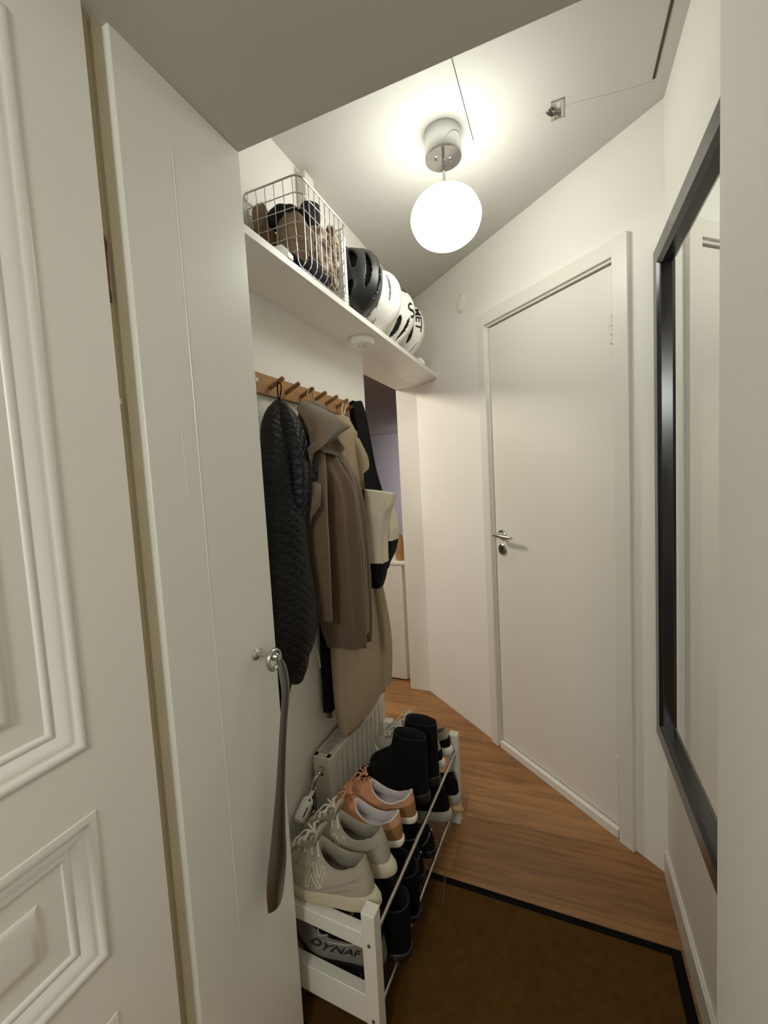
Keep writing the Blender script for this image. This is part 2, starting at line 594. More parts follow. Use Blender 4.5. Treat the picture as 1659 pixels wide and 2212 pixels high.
# old panelled door folded back along the near left side
YE = 0.455
mb = MB()
mb.box(XP - 0.044, XP - 0.012, -0.36, YE, 0.02, SOF - 0.004)
PY0, PY1 = -0.20, 0.352
panels = [(1.046, 1.99), (0.733, 0.943), (0.12, 0.63)]
mb.box(XP - 0.014, XP, PY1, YE, 0.02, SOF - 0.004).box(XP - 0.014, XP, -0.36, PY0, 0.02, SOF - 0.004)
zz = [0.02] + [z for ab in sorted(panels) for z in ab] + [SOF - 0.004]
for k in range(0, len(zz), 2):
    mb.box(XP - 0.014, XP, PY0, PY1, zz[k], zz[k + 1])
d2 = struct('door_2', mb, M['door'], label='old white panelled door folded back at the near left', cat='door')
prof = [(-0.006, 0.0), (-0.005, 0.0018), (-0.002, 0.0032), (0.001, 0.0036), (0.004, 0.0028), (0.0065, 0.0), (0.009, -0.0012), (0.012, -0.001), (0.016, -0.0022), (0.020, -0.0045), (0.024, -0.0072), (0.0275, -0.0092), (0.029, -0.0084), (0.031, -0.0076), (0.0335, -0.0076), (0.036, -0.009), (0.038, -0.012)]
for (z0, z1) in panels:
    mb = MB()
    rings = [[(XP + h, PY0 + e, z0 + e), (XP + h, PY1 - e, z0 + e), (XP + h, PY1 - e, z1 - e), (XP + h, PY0 + e, z1 - e)] for e, h in prof]
    mb.loft([rel(r, d2) for r in rings], True, False, False)
    mould_o = mb.build('panel_moulding', M['door'], d2, smooth=55)
    mb = MB()
    rings = [[(XP + h, PY0 + e, z0 + e), (XP + h, PY1 - e, z0 + e), (XP + h, PY1 - e, z1 - e), (XP + h, PY0 + e, z1 - e)] for e, h in ((0.068, -0.012), (0.074, -0.0075), (0.082, -0.0065))]
    mb.loft([rel(r, d2) for r in rings], True, False, True)
    mb.build('raised_panel', M['door'], mould_o, smooth=30)
tr = struct('trim_2', MB().box(XP - 0.060, XP - 0.022, YE - 0.12, 0.497, 0, SOF).box(XP - 0.022, XP - 0.014, 0.478, 0.497, 0, SOF), M['beige'], label='yellowed frame strip beside the panelled door', cat='trim')
mb = MB()
mb.tube(rel([(XP - 0.018, 0.461, 1.80), (XP - 0.014, 0.467, 1.775), (XP - 0.017, 0.466, 1.745), (XP - 0.016, 0.467, 1.70)], tr), [0.001, 0.003, 0.004, 0.002], 8)
mb.build('rusty_catch', mat('rusty_brown_metal', lin(112, 72, 32), 0.7, noise=0.5, nscale=90), tr)
mb = MB()
mb.box(*[v - tr.location[0] for v in (XP - 0.024, XP - 0.014)], *[v - tr.location[1] for v in (0.452, 0.469)], *[v - tr.location[2] for v in (1.686, 1.703)])
mb.build('dark_latch', M['black'], tr)
mb = MB()
mb.box(*[v - tr.location[0] for v in (XP - 0.024, XP - 0.014)], *[v - tr.location[1] for v in (0.452, 0.468)], *[v - tr.location[2] for v in (1.532, 1.540)])
mb.build('striker_plate', M['white'], tr)
mb = MB()
mb.box(*[v - tr.location[0] for v in (XP - 0.024, XP - 0.015)], *[v - tr.location[1] for v in (0.452, 0.466)], *[v - tr.location[2] for v in (1.516, 1.532)])
mb.build('bolt_hole', M['dark'], tr)
mb = MB()
mb.box(*[v - tr.location[0] for v in (XP - 0.024, XP - 0.015)], *[v - tr.location[1] for v in (0.452, 0.463)], *[v - tr.location[2] for v in (0.752, 0.766)])
mb.build('bolt_hole', M['dark'], tr)

# the entrance space behind the camera
struct('floor_entrance', MB().box(-1.6, 1.5, -3.5, -0.3, -0.08, 0), mat('low_bounce_floor', lin(70, 68, 64), 0.5, noise=0.2, nscale=6), label='unseen entrance floor behind the viewer, made dark to cut bounce light', cat='floor')  # out of view; dark colour chosen so less light bounces up to the soffit
mb = MB()
mb.box(-1.5, -1.4, -3.4, -0.36, 0, CH).box(1.3, 1.4, -3.4, -0.3, 0, CH).box(-1.5, 1.4, -3.5, -3.4, 0, CH)
mb.box(-1.5, XP - 0.05, -0.46, -0.36, 0, CH).box(0.7, 1.4, -0.4, -0.3, 0, CH).box(-0.75, 1.4, -0.35, -0.27, SOF, CH)
struct('wall_entrance', mb, M['wall'], label='entrance walls behind the viewer', cat='wall')
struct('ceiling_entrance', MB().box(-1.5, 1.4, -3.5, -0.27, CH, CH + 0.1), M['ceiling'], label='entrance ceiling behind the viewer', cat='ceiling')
mb = MB().box(-0.90, -0.83, -0.46, 0.7, 0, SOF + 0.1)
struct('wall_entrance_side', mb, M['wall'], label='side wall behind the panelled door', cat='wall')

# the room beyond the passage
mb = MB()
mb.box(-6.0, XL + 0.4, 9.46, 9.56, 0, CH).box(-6.1, -6.0, 0.6, 9.5, 0, CH).box(XL - 0.136, XL - 0.03, 2.72, 9.5, 0, CH).box(-6.0, XL - 0.136, 0.5, 0.6, 0, CH)
struct('wall_far_room', mb, M['lilacwall'], label='pale lilac walls of the far room', cat='wall')
struct('ceiling_far_room', MB().box(-6.1, XL - 0.136, 0.5, 9.56, CH, CH + 0.1).box(XL - 0.14, XL + 0.4, 4.2, 9.56, CH, CH + 0.1), M['ceiling'], label='ceiling of the far room', cat='ceiling')

# ------------------------------------------------------------------ mirror
mr = thing('wall_mirror', 'tall mirror in a wide black frame on the right wall', 'mirror', (XR, 1.2, 0.51))
MY0, MY1, MZ0, MZ1, MX = 0.70, 1.585, 0.505, 2.042, XR - 0.032
BW = 0.060
mb = MB()
prof = [(0.0, 0.0), (0.0, -0.026), (0.004, -0.032), (BW - 0.012, -0.032), (BW - 0.006, -0.026), (BW, -0.022), (BW, -0.006)]
rings = [[(XR + h, MY0 + e, MZ0 + e), (XR + h, MY1 - e, MZ0 + e), (XR + h, MY1 - e, MZ1 - e), (XR + h, MY0 + e, MZ1 - e)] for e, h in prof]
mb.loft([rel(r, mr) for r in rings], True, False, False)
mb.build('mirror_frame', mat('black_stained_frame', lin(34, 33, 32), 0.22), mr, smooth=20)
e = BW - 0.004
mb = MB()
vs = rel([(XR - 0.008, MY0 + e, MZ0 + e), (XR - 0.008, MY1 - e, MZ0 + e), (XR - 0.008, MY1 - e, MZ1 - e), (XR - 0.008, MY0 + e, MZ1 - e)], mr)
mb.add(vs + [(x + 0.004, y, z) for x, y, z in vs], [(0, 1, 2, 3), (7, 6, 5, 4), (0, 4, 5, 1), (1, 5, 6, 2), (2, 6, 7, 3), (3, 7, 4, 0)])
mb.build('mirror_glass', M['mirror'], mr, smooth=0)

# ------------------------------------------------------------------ ceiling lamp
LX, LY = -0.324, 1.420
lp = thing('ceiling_lamp', 'glowing white glass globe lamp on a chrome canopy', 'ceiling lamp', (LX, LY, 2.108))
Z = lambda z: z - 2.108
mb = MB().lathe([(0.0, Z(CH)), (0.0585, Z(CH)), (0.0595, Z(CH - 0.004)), (0.0590, Z(2.408)), (0.0570, Z(2.403)), (0.0, Z(2.402))], n=56)
can_o = mb.build('canopy', M['chrome'], lp)
mb = MB().box(-0.0045, 0.0045, -0.004, 0.004, Z(2.308), Z(2.404)).lathe([(0.0, Z(2.322)), (0.014, Z(2.322)), (0.016, Z(2.309)), (0.013, Z(2.306)), (0, Z(2.306))], n=24)
mb.build('stem', M['chrome'], lp, bevel=0.0012)
for (sx, sy) in ((-0.022, -0.012), (0.020, 0.012)):
    mb = MB().lathe([(0.0, Z(2.404)), (0.0045, Z(2.404)), (0.0045, Z(2.398)), (0.003, Z(2.395)), (0.0, Z(2.395))], c=(sx, sy, 0), n=14)
    mb.build('canopy_screw', M['chrome'], can_o)
mb = MB()
N, R = 64, 40
rings = []
for i in range(1, R):
    th = PI * i / R
    rings.append([((0.1125 + 0.0008 * math.sin(9 * th + 2 * a)) * math.sin(th) * math.cos(a), (0.1125 + 0.0008 * math.sin(9 * th + 2 * a)) * math.sin(th) * math.sin(a), Z(2.222) + 0.0885 * math.cos(th)) for a in [2 * PI * k / N for k in range(N)]])
mb.loft(rings)
mb.build('lamp_globe', M['globe'], lp, smooth=60)

# ceiling bracket
cb = thing('ceiling_hook_bracket', 'small metal hook bracket screwed to the ceiling beside a crack', 'hook', (0.014, 1.49, CH))
mb = MB().box(-0.017, -0.006, -0.038, 0.038, -0.003, 0.0).box(0.010, 0.019, -0.038, 0.038, -0.003, 0.0).box(-0.017, 0.019, -0.038, -0.030, -0.004, 0).box(-0.017, 0.019, 0.030, 0.038, -0.004, 0)
mb.build('plate', M['steel'], cb, bevel=0.001)
mb = MB().tube([(-0.030, -0.012, -0.006), (-0.018, -0.004, -0.012), (-0.004, 0.0, -0.010), (0.004, 0.012, -0.006), (0.006, 0.026, -0.004)], [0.003, 0.004, 0.0045, 0.004, 0.003], 8)
mb.tube([(-0.022, -0.018, -0.005), (-0.010, -0.002, -0.014), (0.0, 0.004, -0.004)], 0.003, 8)
mb.build('twisted_hook', M['darksteel'], cb)

# round cover on the door wall
rc = thing('wall_cover_plate', 'round white blank cover high on the wall left of the door', 'cover plate', tuple(DW @ Vector((0.481, 0, 2.277))))
mb = MB().lathe([(0.0, 0.0), (0.044, 0.0), (0.044, 0.0035), (0.041, 0.0055), (0.0, 0.0062)], axis=dwdir((0, -1, 0)), n=40)
disc_o = mb.build('disc', M['wall'], rc)
for s in (-1, 1):
    mb = MB().lathe([(0.0, 0.004), (0.0028, 0.004), (0.0028, 0.0075), (0.0, 0.008)], c=(0, 0, s * 0.041), axis=dwdir((0, -1, 0)), n=12)
    mb.build('screw', M['steel'], disc_o)

# ------------------------------------------------------------------ shelf and what stands on it
SZ0, SZ1, SXF = 1.960, 1.981, -0.641
def shelf_end(x):
    return FA.y + (x - FA.x) * FD.y / FD.x - 0.001
sh = thing('wall_shelf', 'long white shelf board running above the coats', 'shelf', (XL, 1.5, SZ0))
mb = MB()
poly = [(XL, YC + 0.001), (SXF, YC + 0.001), (SXF, shelf_end(SXF)), (XL, shelf_end(XL))]
vs = [(x, y, SZ0) for x, y in poly] + [(x, y, SZ1) for x, y in poly]
mb.add(rel(vs, sh), [(3, 2, 1, 0), (4, 5, 6, 7), (0, 1, 5, 4), (1, 2, 6, 5), (2, 3, 7, 6), (3, 0, 4, 7)])
mb.build('board', M['white'], sh, smooth=0, bevel=0.0015)
for y in (0.985, 2.17):
    mb = MB()
    x0, x1, z0 = -0.70, SXF + 0.003, SZ1
    pr = [(x0, z0 - 0.001), (x1, z0 - 0.001), (x1, z0 + 0.012), (x1 - 0.018, z0 + 0.036), (x0, z0 + 0.036)]
    vs = [(x, y - 0.013, z) for x, z in pr] + [(x, y + 0.013, z) for x, z in pr]
    mb.add(rel(vs, sh), [(4, 3, 2, 1, 0), (5, 6, 7, 8, 9)] + [(i, (i + 1) % 5, 5 + (i + 1) % 5, 5 + i) for i in range(5)])
    mb.build('bracket', M['white'], sh, smooth=0, bevel=0.002)

sd = thing('smoke_detector', 'round white detector under the shelf board', 'smoke detector', (-0.722, 1.585, SZ0))
mb = MB().lathe([(0.0, 0.0), (0.046, 0.0), (0.050, -0.004), (0.050, -0.019), (0.044, -0.026), (0.030, -0.028), (0.0, -0.028)], n=48)
hous_o = mb.build('housing', M['plastic'], sd)
mb = MB()
for k in range(10):
    a = 2 * PI * k / 10
    mb.lathe([(0.0, -0.0276), (0.0016, -0.0276), (0.0016, -0.0290), (0.0, -0.0290)], c=(0.014 * math.cos(a), 0.014 * math.sin(a), 0), n=8)
mb.build('sound_hole', M['inkgrey'], hous_o)

# white carton and batten
BX = thing('white_carton', 'white paper carton between the wire basket and the helmets', 'box', (-0.735, 1.336, SZ1))
mb = MB().box(-0.075, 0.080, -0.014, 0.016, 0.0, 0.235)
box_o = mb.build('carton_body', mat('white_card', lin(240, 238, 232), 0.6), BX, bevel=0.0015)
mb = MB()
for z in (0.018, 0.030, 0.044):
    mb.box(-0.0745, 0.0808, -0.0148, 0.0168, z, z + 0.0016)
mb.build('card_fold_line', M['inkgrey'], box_o, smooth=0)
o = MB().box(XL, XL + 0.036, 1.325, 1.385, SZ1, CH - 0.022).build('wall_batten', M['white_wood'], bevel=0.003)
tag(o, 'narrow upright white batten against the wall behind the wire basket', 'batten')

# wire basket
bk = thing('wire_basket', 'square silver wire basket of hats at the near end of the shelf', 'basket', (-0.705, 1.135, SZ1 + 0.004))
BXa, BXb, BYa, BYb, BH = -0.107, 0.082, -0.112, 0.158, 0.226


def brect(z, inset, rad, n=6):
    x0, x1, y0, y1 = BXa + inset, BXb - inset, BYa + inset, BYb - inset
    pts = []
    for cx, cy, a0 in ((x1 - rad, y1 - rad, 0), (x0 + rad, y1 - rad, 90), (x0 + rad, y0 + rad, 180), (x1 - rad, y0 + rad, 270)):
        for k in range(n + 1):
            a = math.radians(a0 + 90 * k / n)
            pts.append((cx + rad * math.cos(a), cy + rad * math.sin(a), z))
    return pts


def loop_tube(mb, pts, r, n=6):
    P = [Vector(p) for p in pts]
    rings = []
    L = len(P)
    for i in range(L):
        t = (P[(i + 1) % L] - P[i - 1]).normalized()
        a = t.cross(Vector((0, 0, 1))).normalized()
        b = t.cross(a)
        rings.append([P[i] + (a * math.cos(q) + b * math.sin(q)) * r for q in [2 * PI * k / n for k in range(n)]])
    mb.loft(rings, True, False, False, 0, True)


mb = MB()
loop_tube(mb, brect(BH, -0.002, 0.024), 0.0024)
mb.build('rim', M['steel'], bk)
mb = MB()
lev = [0.186, 0.149, 0.112, 0.075, 0.038]
for z in lev:
    loop_tube(mb, brect(z, 0.001 + (BH - z) * 0.02, 0.024), 0.0014)
rb = 0.020
nx, ny = 6, 9
for k in range(nx):
    x = BXa + 0.020 + (BXb - BXa - 0.040) * k / (nx - 1)
    pts = [(x, BYa, BH)] + [(x, BYa + 0.004, rb)] + [(x, BYa + 0.004 + rb * (1 - math.cos(a)), rb - rb * math.sin(a)) for a in (0.5, 1.0, 1.57)] + [(x, BYb - 0.004 - rb * (1 - math.cos(a)), rb - rb * math.sin(a)) for a in (1.57, 1.0, 0.5)] + [(x, BYb - 0.004, rb), (x, BYb, BH)]
    mb.tube(pts, 0.0013, 6)
for k in range(ny):
    y = BYa + 0.020 + (BYb - BYa - 0.040) * k / (ny - 1)
    pts = [(BXa, y, BH)] + [(BXa + 0.004, y, rb)] + [(BXa + 0.004 + rb * (1 - math.cos(a)), y, rb - rb * math.sin(a)) for a in (0.5, 1.0, 1.57)] + [(BXb - 0.004 - rb * (1 - math.cos(a)), y, rb - rb * math.sin(a)) for a in (1.57, 1.0, 0.5)] + [(BXb - 0.004, y, rb), (BXb, y, BH)]
    mb.tube(pts, 0.0013, 6)
mb.build('wire_grid', M['steel'], bk)


def blob(name, label, cat, c, size, m, seed, rot=(0, 0, 0), fold=0.075, squash=0.75, group=None, parts=None):
    """a crumpled soft cloth item: folded lobes over a rounded mass"""
    rr = random.Random(seed)
    ph = [rr.uniform(0, 6.28) for _ in range(9)]
    ks = [rr.choice((2, 3)) for _ in range(6)]
    mb = MB()
    N, R = 56, 28
    rings = []
    E3 = Euler(rot).to_matrix()
    for i in range(1, R):
        th = PI * i / R
        ring = []
        for k in range(N):
            a = 2 * PI * k / N
            f = 1 + fold * (0.5 * math.sin(ks[0] * a + ph[0] + 2 * th) + 0.4 * math.sin(ks[1] * th * 1.5 + ph[1] + math.cos(a) * 1.7) + 0.35 * math.sin((ks[2] + 3) * a - 3.1 * th + ph[2]))
            crease = abs(math.sin(ks[3] * 0.8 * th + 1.5 * math.sin(a + ph[3]) + ph[4])) ** 0.5
            f *= 0.95 + 0.06 * crease
            s = math.sin(th)
            s = s ** squash
            v = Vector((size[0] * s * math.cos(a) * f, size[1] * s * math.sin(a) * f, size[2] * math.copysign(abs(math.cos(th)) ** 0.85, math.cos(th)) * f))
            ring.append(E3 @ v)
        rings.append(ring)
    zmin = min(p.z for r in rings for p in r)
    root = thing(name, label, cat, (c[0], c[1], c[2] + zmin), group=group)
    mb.loft([[p - Vector((0, 0, zmin)) for p in r] for r in rings])
    mb.build(parts or 'fabric', m, root, smooth=70)
    return root


bx, by, bz = bk.location
blob('knit_hat', 'taupe knit beanie at the near left of the wire basket', 'hat', (bx - 0.074, by - 0.072, bz + 0.165), (0.026, 0.028, 0.045), M['taupe'], 1, (0.2, 0.1, 0))
blob('scarf', 'folded brown scarf low against the near left of the basket', 'scarf', (bx - 0.058, by - 0.065, bz + 0.080), (0.038, 0.036, 0.066), M['brownknit'], 2, (0.3, -0.2, 0.3))
blob('knit_hat', 'black cap lying over the taupe knit in the basket middle', 'hat', (bx - 0.010, by - 0.045, bz + 0.168), (0.052, 0.045, 0.034), M['navy'], 3, (0, 0.15, 0.2))
blob('knit_sweater', 'bundled taupe knit filling the near face of the basket', 'sweater', (bx + 0.022, by - 0.062, bz + 0.095), (0.050, 0.038, 0.068), M['taupe'], 4, (0.15, 0.1, 0.1))
blob('glove', 'black glove sticking up at the right corner of the basket', 'glove', (bx + 0.052, by - 0.005, bz + 0.190), (0.020, 0.056, 0.030), M['navy'], 5, (0.45, 0.1, 0.1))
blob('scarf', 'striped beige and brown scarf along the right side of the basket', 'scarf', (bx + 0.045, by + 0.035, bz + 0.100), (0.028, 0.060, 0.072), M['scarf'], 6, (0.1, 0, 0))
blob('scarf', 'brown and cream scarf end at the far right of the basket', 'scarf', (bx + 0.048, by + 0.112, bz + 0.115), (0.026, 0.030, 0.092), M['scarf'], 8, (0.1, 0.1, 0))
blob('folded_cloth', 'black cloth along the bottom of the wire basket', 'cloth', (bx - 0.014, by + 0.010, bz + 0.036), (0.078, 0.110, 0.032), M['navy'], 7, (0, 0, 0), 0.05, 0.55)
blob('plastic_bag', 'crumpled clear pale bag behind the glove in the basket', 'bag', (bx + 0.010, by + 0.085, bz + 0.165), (0.045, 0.040, 0.040), mat('pale_plastic', lin(216, 210, 200), 0.25), 11, (0.3, 0, 0), 0.16)

# ------------------------------------------------------------------ helmets
def helmet(name, label, loc, axis, up, W, L, H, shell, liner, vents, text=(), extras=None, thmax=100, nt=56, nph=168):
    """dome along local +Z, long axis +Y; axis/up give world directions of +Z and +Y"""
    ax = Vector(axis).normalized()
    uy = Vector(up)
    uy = (uy - ax * uy.dot(ax)).normalized()
    ux = uy.cross(ax)
    root = thing(name, label, 'helmet', loc, group='bicycle helmets on the shelf')
    Rm = Matrix((ux, uy, ax)).transposed()
    TM = math.radians(thmax)

    def P(px, py, off=0.0):
        r = min(1.0, math.hypot(px, py))
        th = r * TM
        a = math.atan2(py, px)
        s = math.sin(th) ** 0.92
        x, y, z = W * s * math.cos(a), L * s * math.sin(a), H * math.cos(th)
        taper = 1 - 0.10 * (y / L)
        x *= taper
        n = Vector((x / W ** 2, y / L ** 2, z / H ** 2)).normalized()
        return Rm @ (Vector((x, y, z)) + n * off)

    def ridge(px, py):
        return 0.0025 * math.cos(px * 13)

    def cut(px, py):
        for (x0, yc, hw, hl) in vents:
            t = (py - yc) / hl
            if abs(t) < 1:
                xc = x0 * math.sqrt(max(0.05, 1 - 0.55 * py * py))
                if abs(px - xc) < hw * (1 - t * t) ** 0.4:
                    return True
        return False

    vs, fs = [], []
    vs.append(P(0, 0, ridge(0, 0)))
    for i in range(1, nt + 1):
        for k in range(nph):
            a = 2 * PI * k / nph
            r = i / nt
            px, py = r * math.cos(a), r * math.sin(a)
            vs.append(P(px, py, ridge(px, py)))
    idx = lambda i, k: 1 + (i - 1) * nph + k % nph
    for i in range(1, nt):
        for k in range(nph):
            a = 2 * PI * (k + 0.5) / nph
            r = (i + 0.5) / nt
            if not cut(r * math.cos(a), r * math.sin(a)):
                fs.append((idx(i, k), idx(i + 1, k), idx(i + 1, k + 1), idx(i, k + 1)))
    for k in range(nph):
        fs.append((0, idx(1, k), idx(1, k + 1)))
    used = sorted({i for f in fs for i in f})
    rm = {o: n for n, o in enumerate(used)}
    mb = MB().add([vs[i] for i in used], [tuple(rm[i] for i in f) for f in fs])
    shell_o = mb.build('shell', shell, root, smooth=50, solidify=0.014)
    mb = MB()
    rings = [[P(r * math.cos(a), r * math.sin(a), -0.020) for a in [2 * PI * k / 48 for k in range(48)]] for r in [0.02 + 0.97 * j / 14 for j in range(15)]]
    mb.loft(rings, True, True, False)
    mb.build('liner', liner, root, smooth=50)
    mb = MB()
    ring = [P(math.cos(a) * 0.99, math.sin(a) * 0.99, -0.004) for a in [2 * PI * k / 60 for k in range(60)]]
    mb.tube(ring + [ring[0]], 0.005, 8)
    mb.build('rim', liner, root)
    # chin strap hanging inside the rim
    for sx in (-1, 1):
        mb = MB().tube(spline([P(sx * 0.93, 0.15, -0.016), P(sx * 0.9, 0.1, -0.05) + Rm @ Vector((0, 0, -0.01)), Rm @ Vector((sx * 0.03, 0.02, -0.035))], 6), 0.005, 6, flat=0.3)
        mb.build('strap', M['blackcloth'], root)
    for (body, size, cx, cy, ang, m_, sh_) in text:
        c_, s_ = math.cos(math.radians(ang)), math.sin(math.radians(ang))

        def fn(x, y):
            qx, qy = cx + x * c_ - y * s_, cy + x * s_ + y * c_
            return P(qx, qy, ridge(qx, qy) + 0.0012)
        mapped_text(body, size, fn, 0.006, sh_).build('lettering', m_, shell_o, smooth=0)
    if extras:
        extras(root, P, Rm)
    return root


def cradle(root, P, Rm):
    mb = MB()
    p0 = P(0, 0.985, 0.002)
    mb.tube([p0, p0 + Rm @ Vector((0.002, 0.014, 0.0)), p0 + Rm @ Vector((-0.006, 0.020, 0.004))], [0.007, 0.006, 0.008], 8)
    mb.build('fit_dial', M['black'], root)


def patch(root, P, Rm):
    for pts in (((-0.02, 0.56), (0.06, 0.40), (-0.13, 0.33), (-0.16, 0.45)), ):
        mb = MB()
        n = 6
        vs = []
        for i in range(n + 1):
            for j in range(n + 1):
                u, v = i / n, j / n
                x = (1 - u) * ((1 - v) * pts[0][0] + v * pts[3][0]) + u * ((1 - v) * pts[1][0] + v * pts[2][0])
                y = (1 - u) * ((1 - v) * pts[0][1] + v * pts[3][1]) + u * ((1 - v) * pts[1][1] + v * pts[2][1])
                vs.append(P(x, y, 0.0035))
        mb.add(vs, [(i * (n + 1) + j, (i + 1) * (n + 1) + j, (i + 1) * (n + 1) + j + 1, i * (n + 1) + j + 1) for i in range(n) for j in range(n)])
        mb.build('black_badge', M['ink'], root)


HX, HZ = -0.710, SZ1 + 0.132
helmet('bicycle_helmet', 'matte black vented bicycle helmet nearest the wire basket', (HX + 0.004, 1.462, HZ), (1, -0.15, 0.0), (0.1, 0.15, 1), 0.093, 0.130, 0.137, M['helmet_black'], M['liner'],
       [(0.0, 0.1, 0.05, 0.45), (0.28, -0.05, 0.06, 0.33), (-0.28, 0.05, 0.06, 0.33), (0.58, 0.1, 0.06, 0.30), (-0.56, 0.25, 0.07, 0.25), (-0.56, -0.40, 0.06, 0.2)], extras=cradle)
helmet('bicycle_helmet', 'plain white helmet with shallow grey slots behind the black one', (HX, 1.652, HZ), (1, -0.15, 0.05), (0.1, 0.1, 1), 0.095, 0.132, 0.144, M['helmet_white'], M['helmet_grey'],
       [(0.0, 0.05, 0.035, 0.30), (0.26, 0.1, 0.035, 0.30), (-0.26, 0.1, 0.035, 0.30), (0.5, -0.05, 0.035, 0.3), (-0.5, -0.05, 0.035, 0.3), (-0.62, -0.45, 0.06, 0.12)],
       text=[('poc', 0.17, -0.44, -0.66, 200, M['inkgrey'], 0), ('poc', 0.17, -0.22, 0.66, 200, M['inkgrey'], 0)])
helmet('bicycle_helmet', 'white helmet with large black vents and a curved black letter', (HX - 0.006, 1.836, HZ), (1, -0.15, 0.05), (0.1, 0.1, 1), 0.090, 0.132, 0.146, M['helmet_white'], M['liner'],
       [(-0.12, -0.42, 0.06, 0.26), (-0.36, -0.42, 0.07, 0.26), (0.14, -0.42, 0.05, 0.24), (-0.6, -0.3, 0.06, 0.25), (0.4, -0.4, 0.05, 0.22)],
       text=[('S', 0.36, -0.10, -0.02, 215, M['ink'], 0)], extras=patch)
helmet('bicycle_helmet', 'farthest white helmet with slim black slots and capital letters', (HX - 0.010, 2.025, HZ - 0.002), (1, -0.30, 0.08), (0.1, 0.1, 1), 0.094, 0.130, 0.140, M['helmet_white'], M['liner'],
       [(-0.30, -0.25, 0.05, 0.26), (-0.52, -0.45, 0.05, 0.2), (0.0, -0.60, 0.04, 0.2), (0.4, 0.1, 0.03, 0.2)],
       text=[('MET', 0.26, -0.13, 0.06, 270, M['ink'], 0)], extras=cradle)

# ------------------------------------------------------------------ hook rail
RZ0, RZ1 = 1.664, 1.724
hr = thing('hook_rail', 'wooden hook rail with round pegs on the left wall', 'coat rack', (XL, 1.33, RZ0))
mb = MB().box(0, 0.014, 0.93 - 1.33, 1.625 - 1.33, 0, RZ1 - RZ0)
rail_o = mb.build('rail_board', M['hookwood'], hr, bevel=0.0015)
PEGY = [1.063 + 0.083 * k for k in range(7)]
pg = None
for k, y in enumerate(PEGY):
    if pg is None:
        mb = MB().tube([(0, 0, 0), (0.022, 0, 0.010), (0.046, 0, 0.021), (0.052, 0, 0.0235), (0.054, 0, 0.0245)], [0.0068, 0.0068, 0.0068, 0.0064, 0.005], 14)
        pg = mb.build('peg', M['pegwood'], hr)
        q = pg
    else:
        q = pg.copy()
        COL.objects.link(q)
    q.location = (0.012, y - 1.33 + 0.014, 0.022)
for y in (1.018, 1.60):
    mb = MB().lathe([(0.0, 0.0), (0.006, 0.0), (0.0055, 0.0025), (0.0025, 0.003), (0.0022, 0.001), (0, 0.001)], c=(0.014, y - 1.33, 0.036), axis=(1, 0, 0), n=16)
    mb.build('screw', M['white'], rail_o)

# ------------------------------------------------------------------ hanging clothes
def garment(mb, rows, folds=(3, 5), amp=0.12, seed=0, n=72, steps=6, e=0.8, hem=0.0):
    """rows: (z, cx, cy, ax, ay) from top to bottom"""
    rr = random.Random(seed)
    ph = [rr.uniform(0, 6.28) for _ in range(6)]
    pts = [spline([(r[1], r[2], r[0]) for r in rows], steps), spline([(r[3], r[4], 0) for r in rows], steps)]
    rings = []
    T = len(pts[0])
    for i in range(T):
        c, a = pts[0][i], pts[1][i]
        t = i / (T - 1)
        A = amp * min(1, 0.25 + t * 1.3)
        ring = []
        for k in range(n):
            q = 2 * PI * k / n
            f = 1 + A * (0.6 * math.sin(folds[0] * q + ph[0] + 1.1 * t) + 0.5 * math.sin(folds[1] * q + ph[1] - 1.7 * t + 0.8 * math.sin(3 * t + ph[2])) + 0.25 * math.sin((folds[1] + 4) * q + ph[3] + 5 * t))
            cs, sn = math.cos(q), math.sin(q)
            x = c.x + max(a.x, 0.004) * math.copysign(abs(cs) ** e, cs) * f
            y = c.y + max(a.y, 0.004) * math.copysign(abs(sn) ** e, sn) * (1 + (f - 1) * 0.35)
            x = max(x, XL + 0.006)
            ring.append((x, y, c.z + hem * t * math.sin(2 * q + ph[4])))
        rings.append(ring)
    # hem turned inwards so the garment reads as hollow cloth
    last = rings[-1]
    cx = sum(p[0] for p in last) / n
    cy = sum(p[1] for p in last) / n
    rings.append([(cx + (p[0] - cx) * 0.93, cy + (p[1] - cy) * 0.93, p[2] + 0.001) for p in last])
    rings.append([(cx + (p[0] - cx) * 0.90, cy + (p[1] - cy) * 0.90, p[2] + 0.03) for p in last])
    mb.loft(rings)
    return mb


def at_root(rows, root):
    return rows


def part(mb, name, m, root, **kw):
    mb.v = [tuple(Vector(v) - root.location) for v in mb.v]
    return mb.build(name, m, root, **kw)


# black quilted jacket
J = [(1.644, -0.765, 1.064, 0.012, 0.008), (1.61, -0.755, 1.034, 0.025, 0.027), (1.564, -0.745, 1.03, 0.035, 0.06), (1.51, -0.735, 1.028, 0.045, 0.075), (1.443, -0.73, 1.012, 0.05, 0.078), (1.377, -0.73, 1.0, 0.055, 0.068), (1.299, -0.725, 0.987, 0.06, 0.068), (1.22, -0.725, 0.988, 0.06, 0.075), (1.1, -0.72, 0.99, 0.06, 0.092), (0.992, -0.72, 0.989, 0.06, 0.097), (0.926, -0.725, 0.982, 0.055, 0.089), (0.888, -0.73, 0.974, 0.05, 0.065)]
jk = thing('quilted_jacket', 'black quilted jacket on the nearest peg of the rail', 'jacket', (-0.74, 1.0, 0.75), group='coats on the hook rail')
part(garment(MB(), J, (3, 4), 0.10, 3, 96), 'jacket_body', M['jacket'], jk, smooth=70)
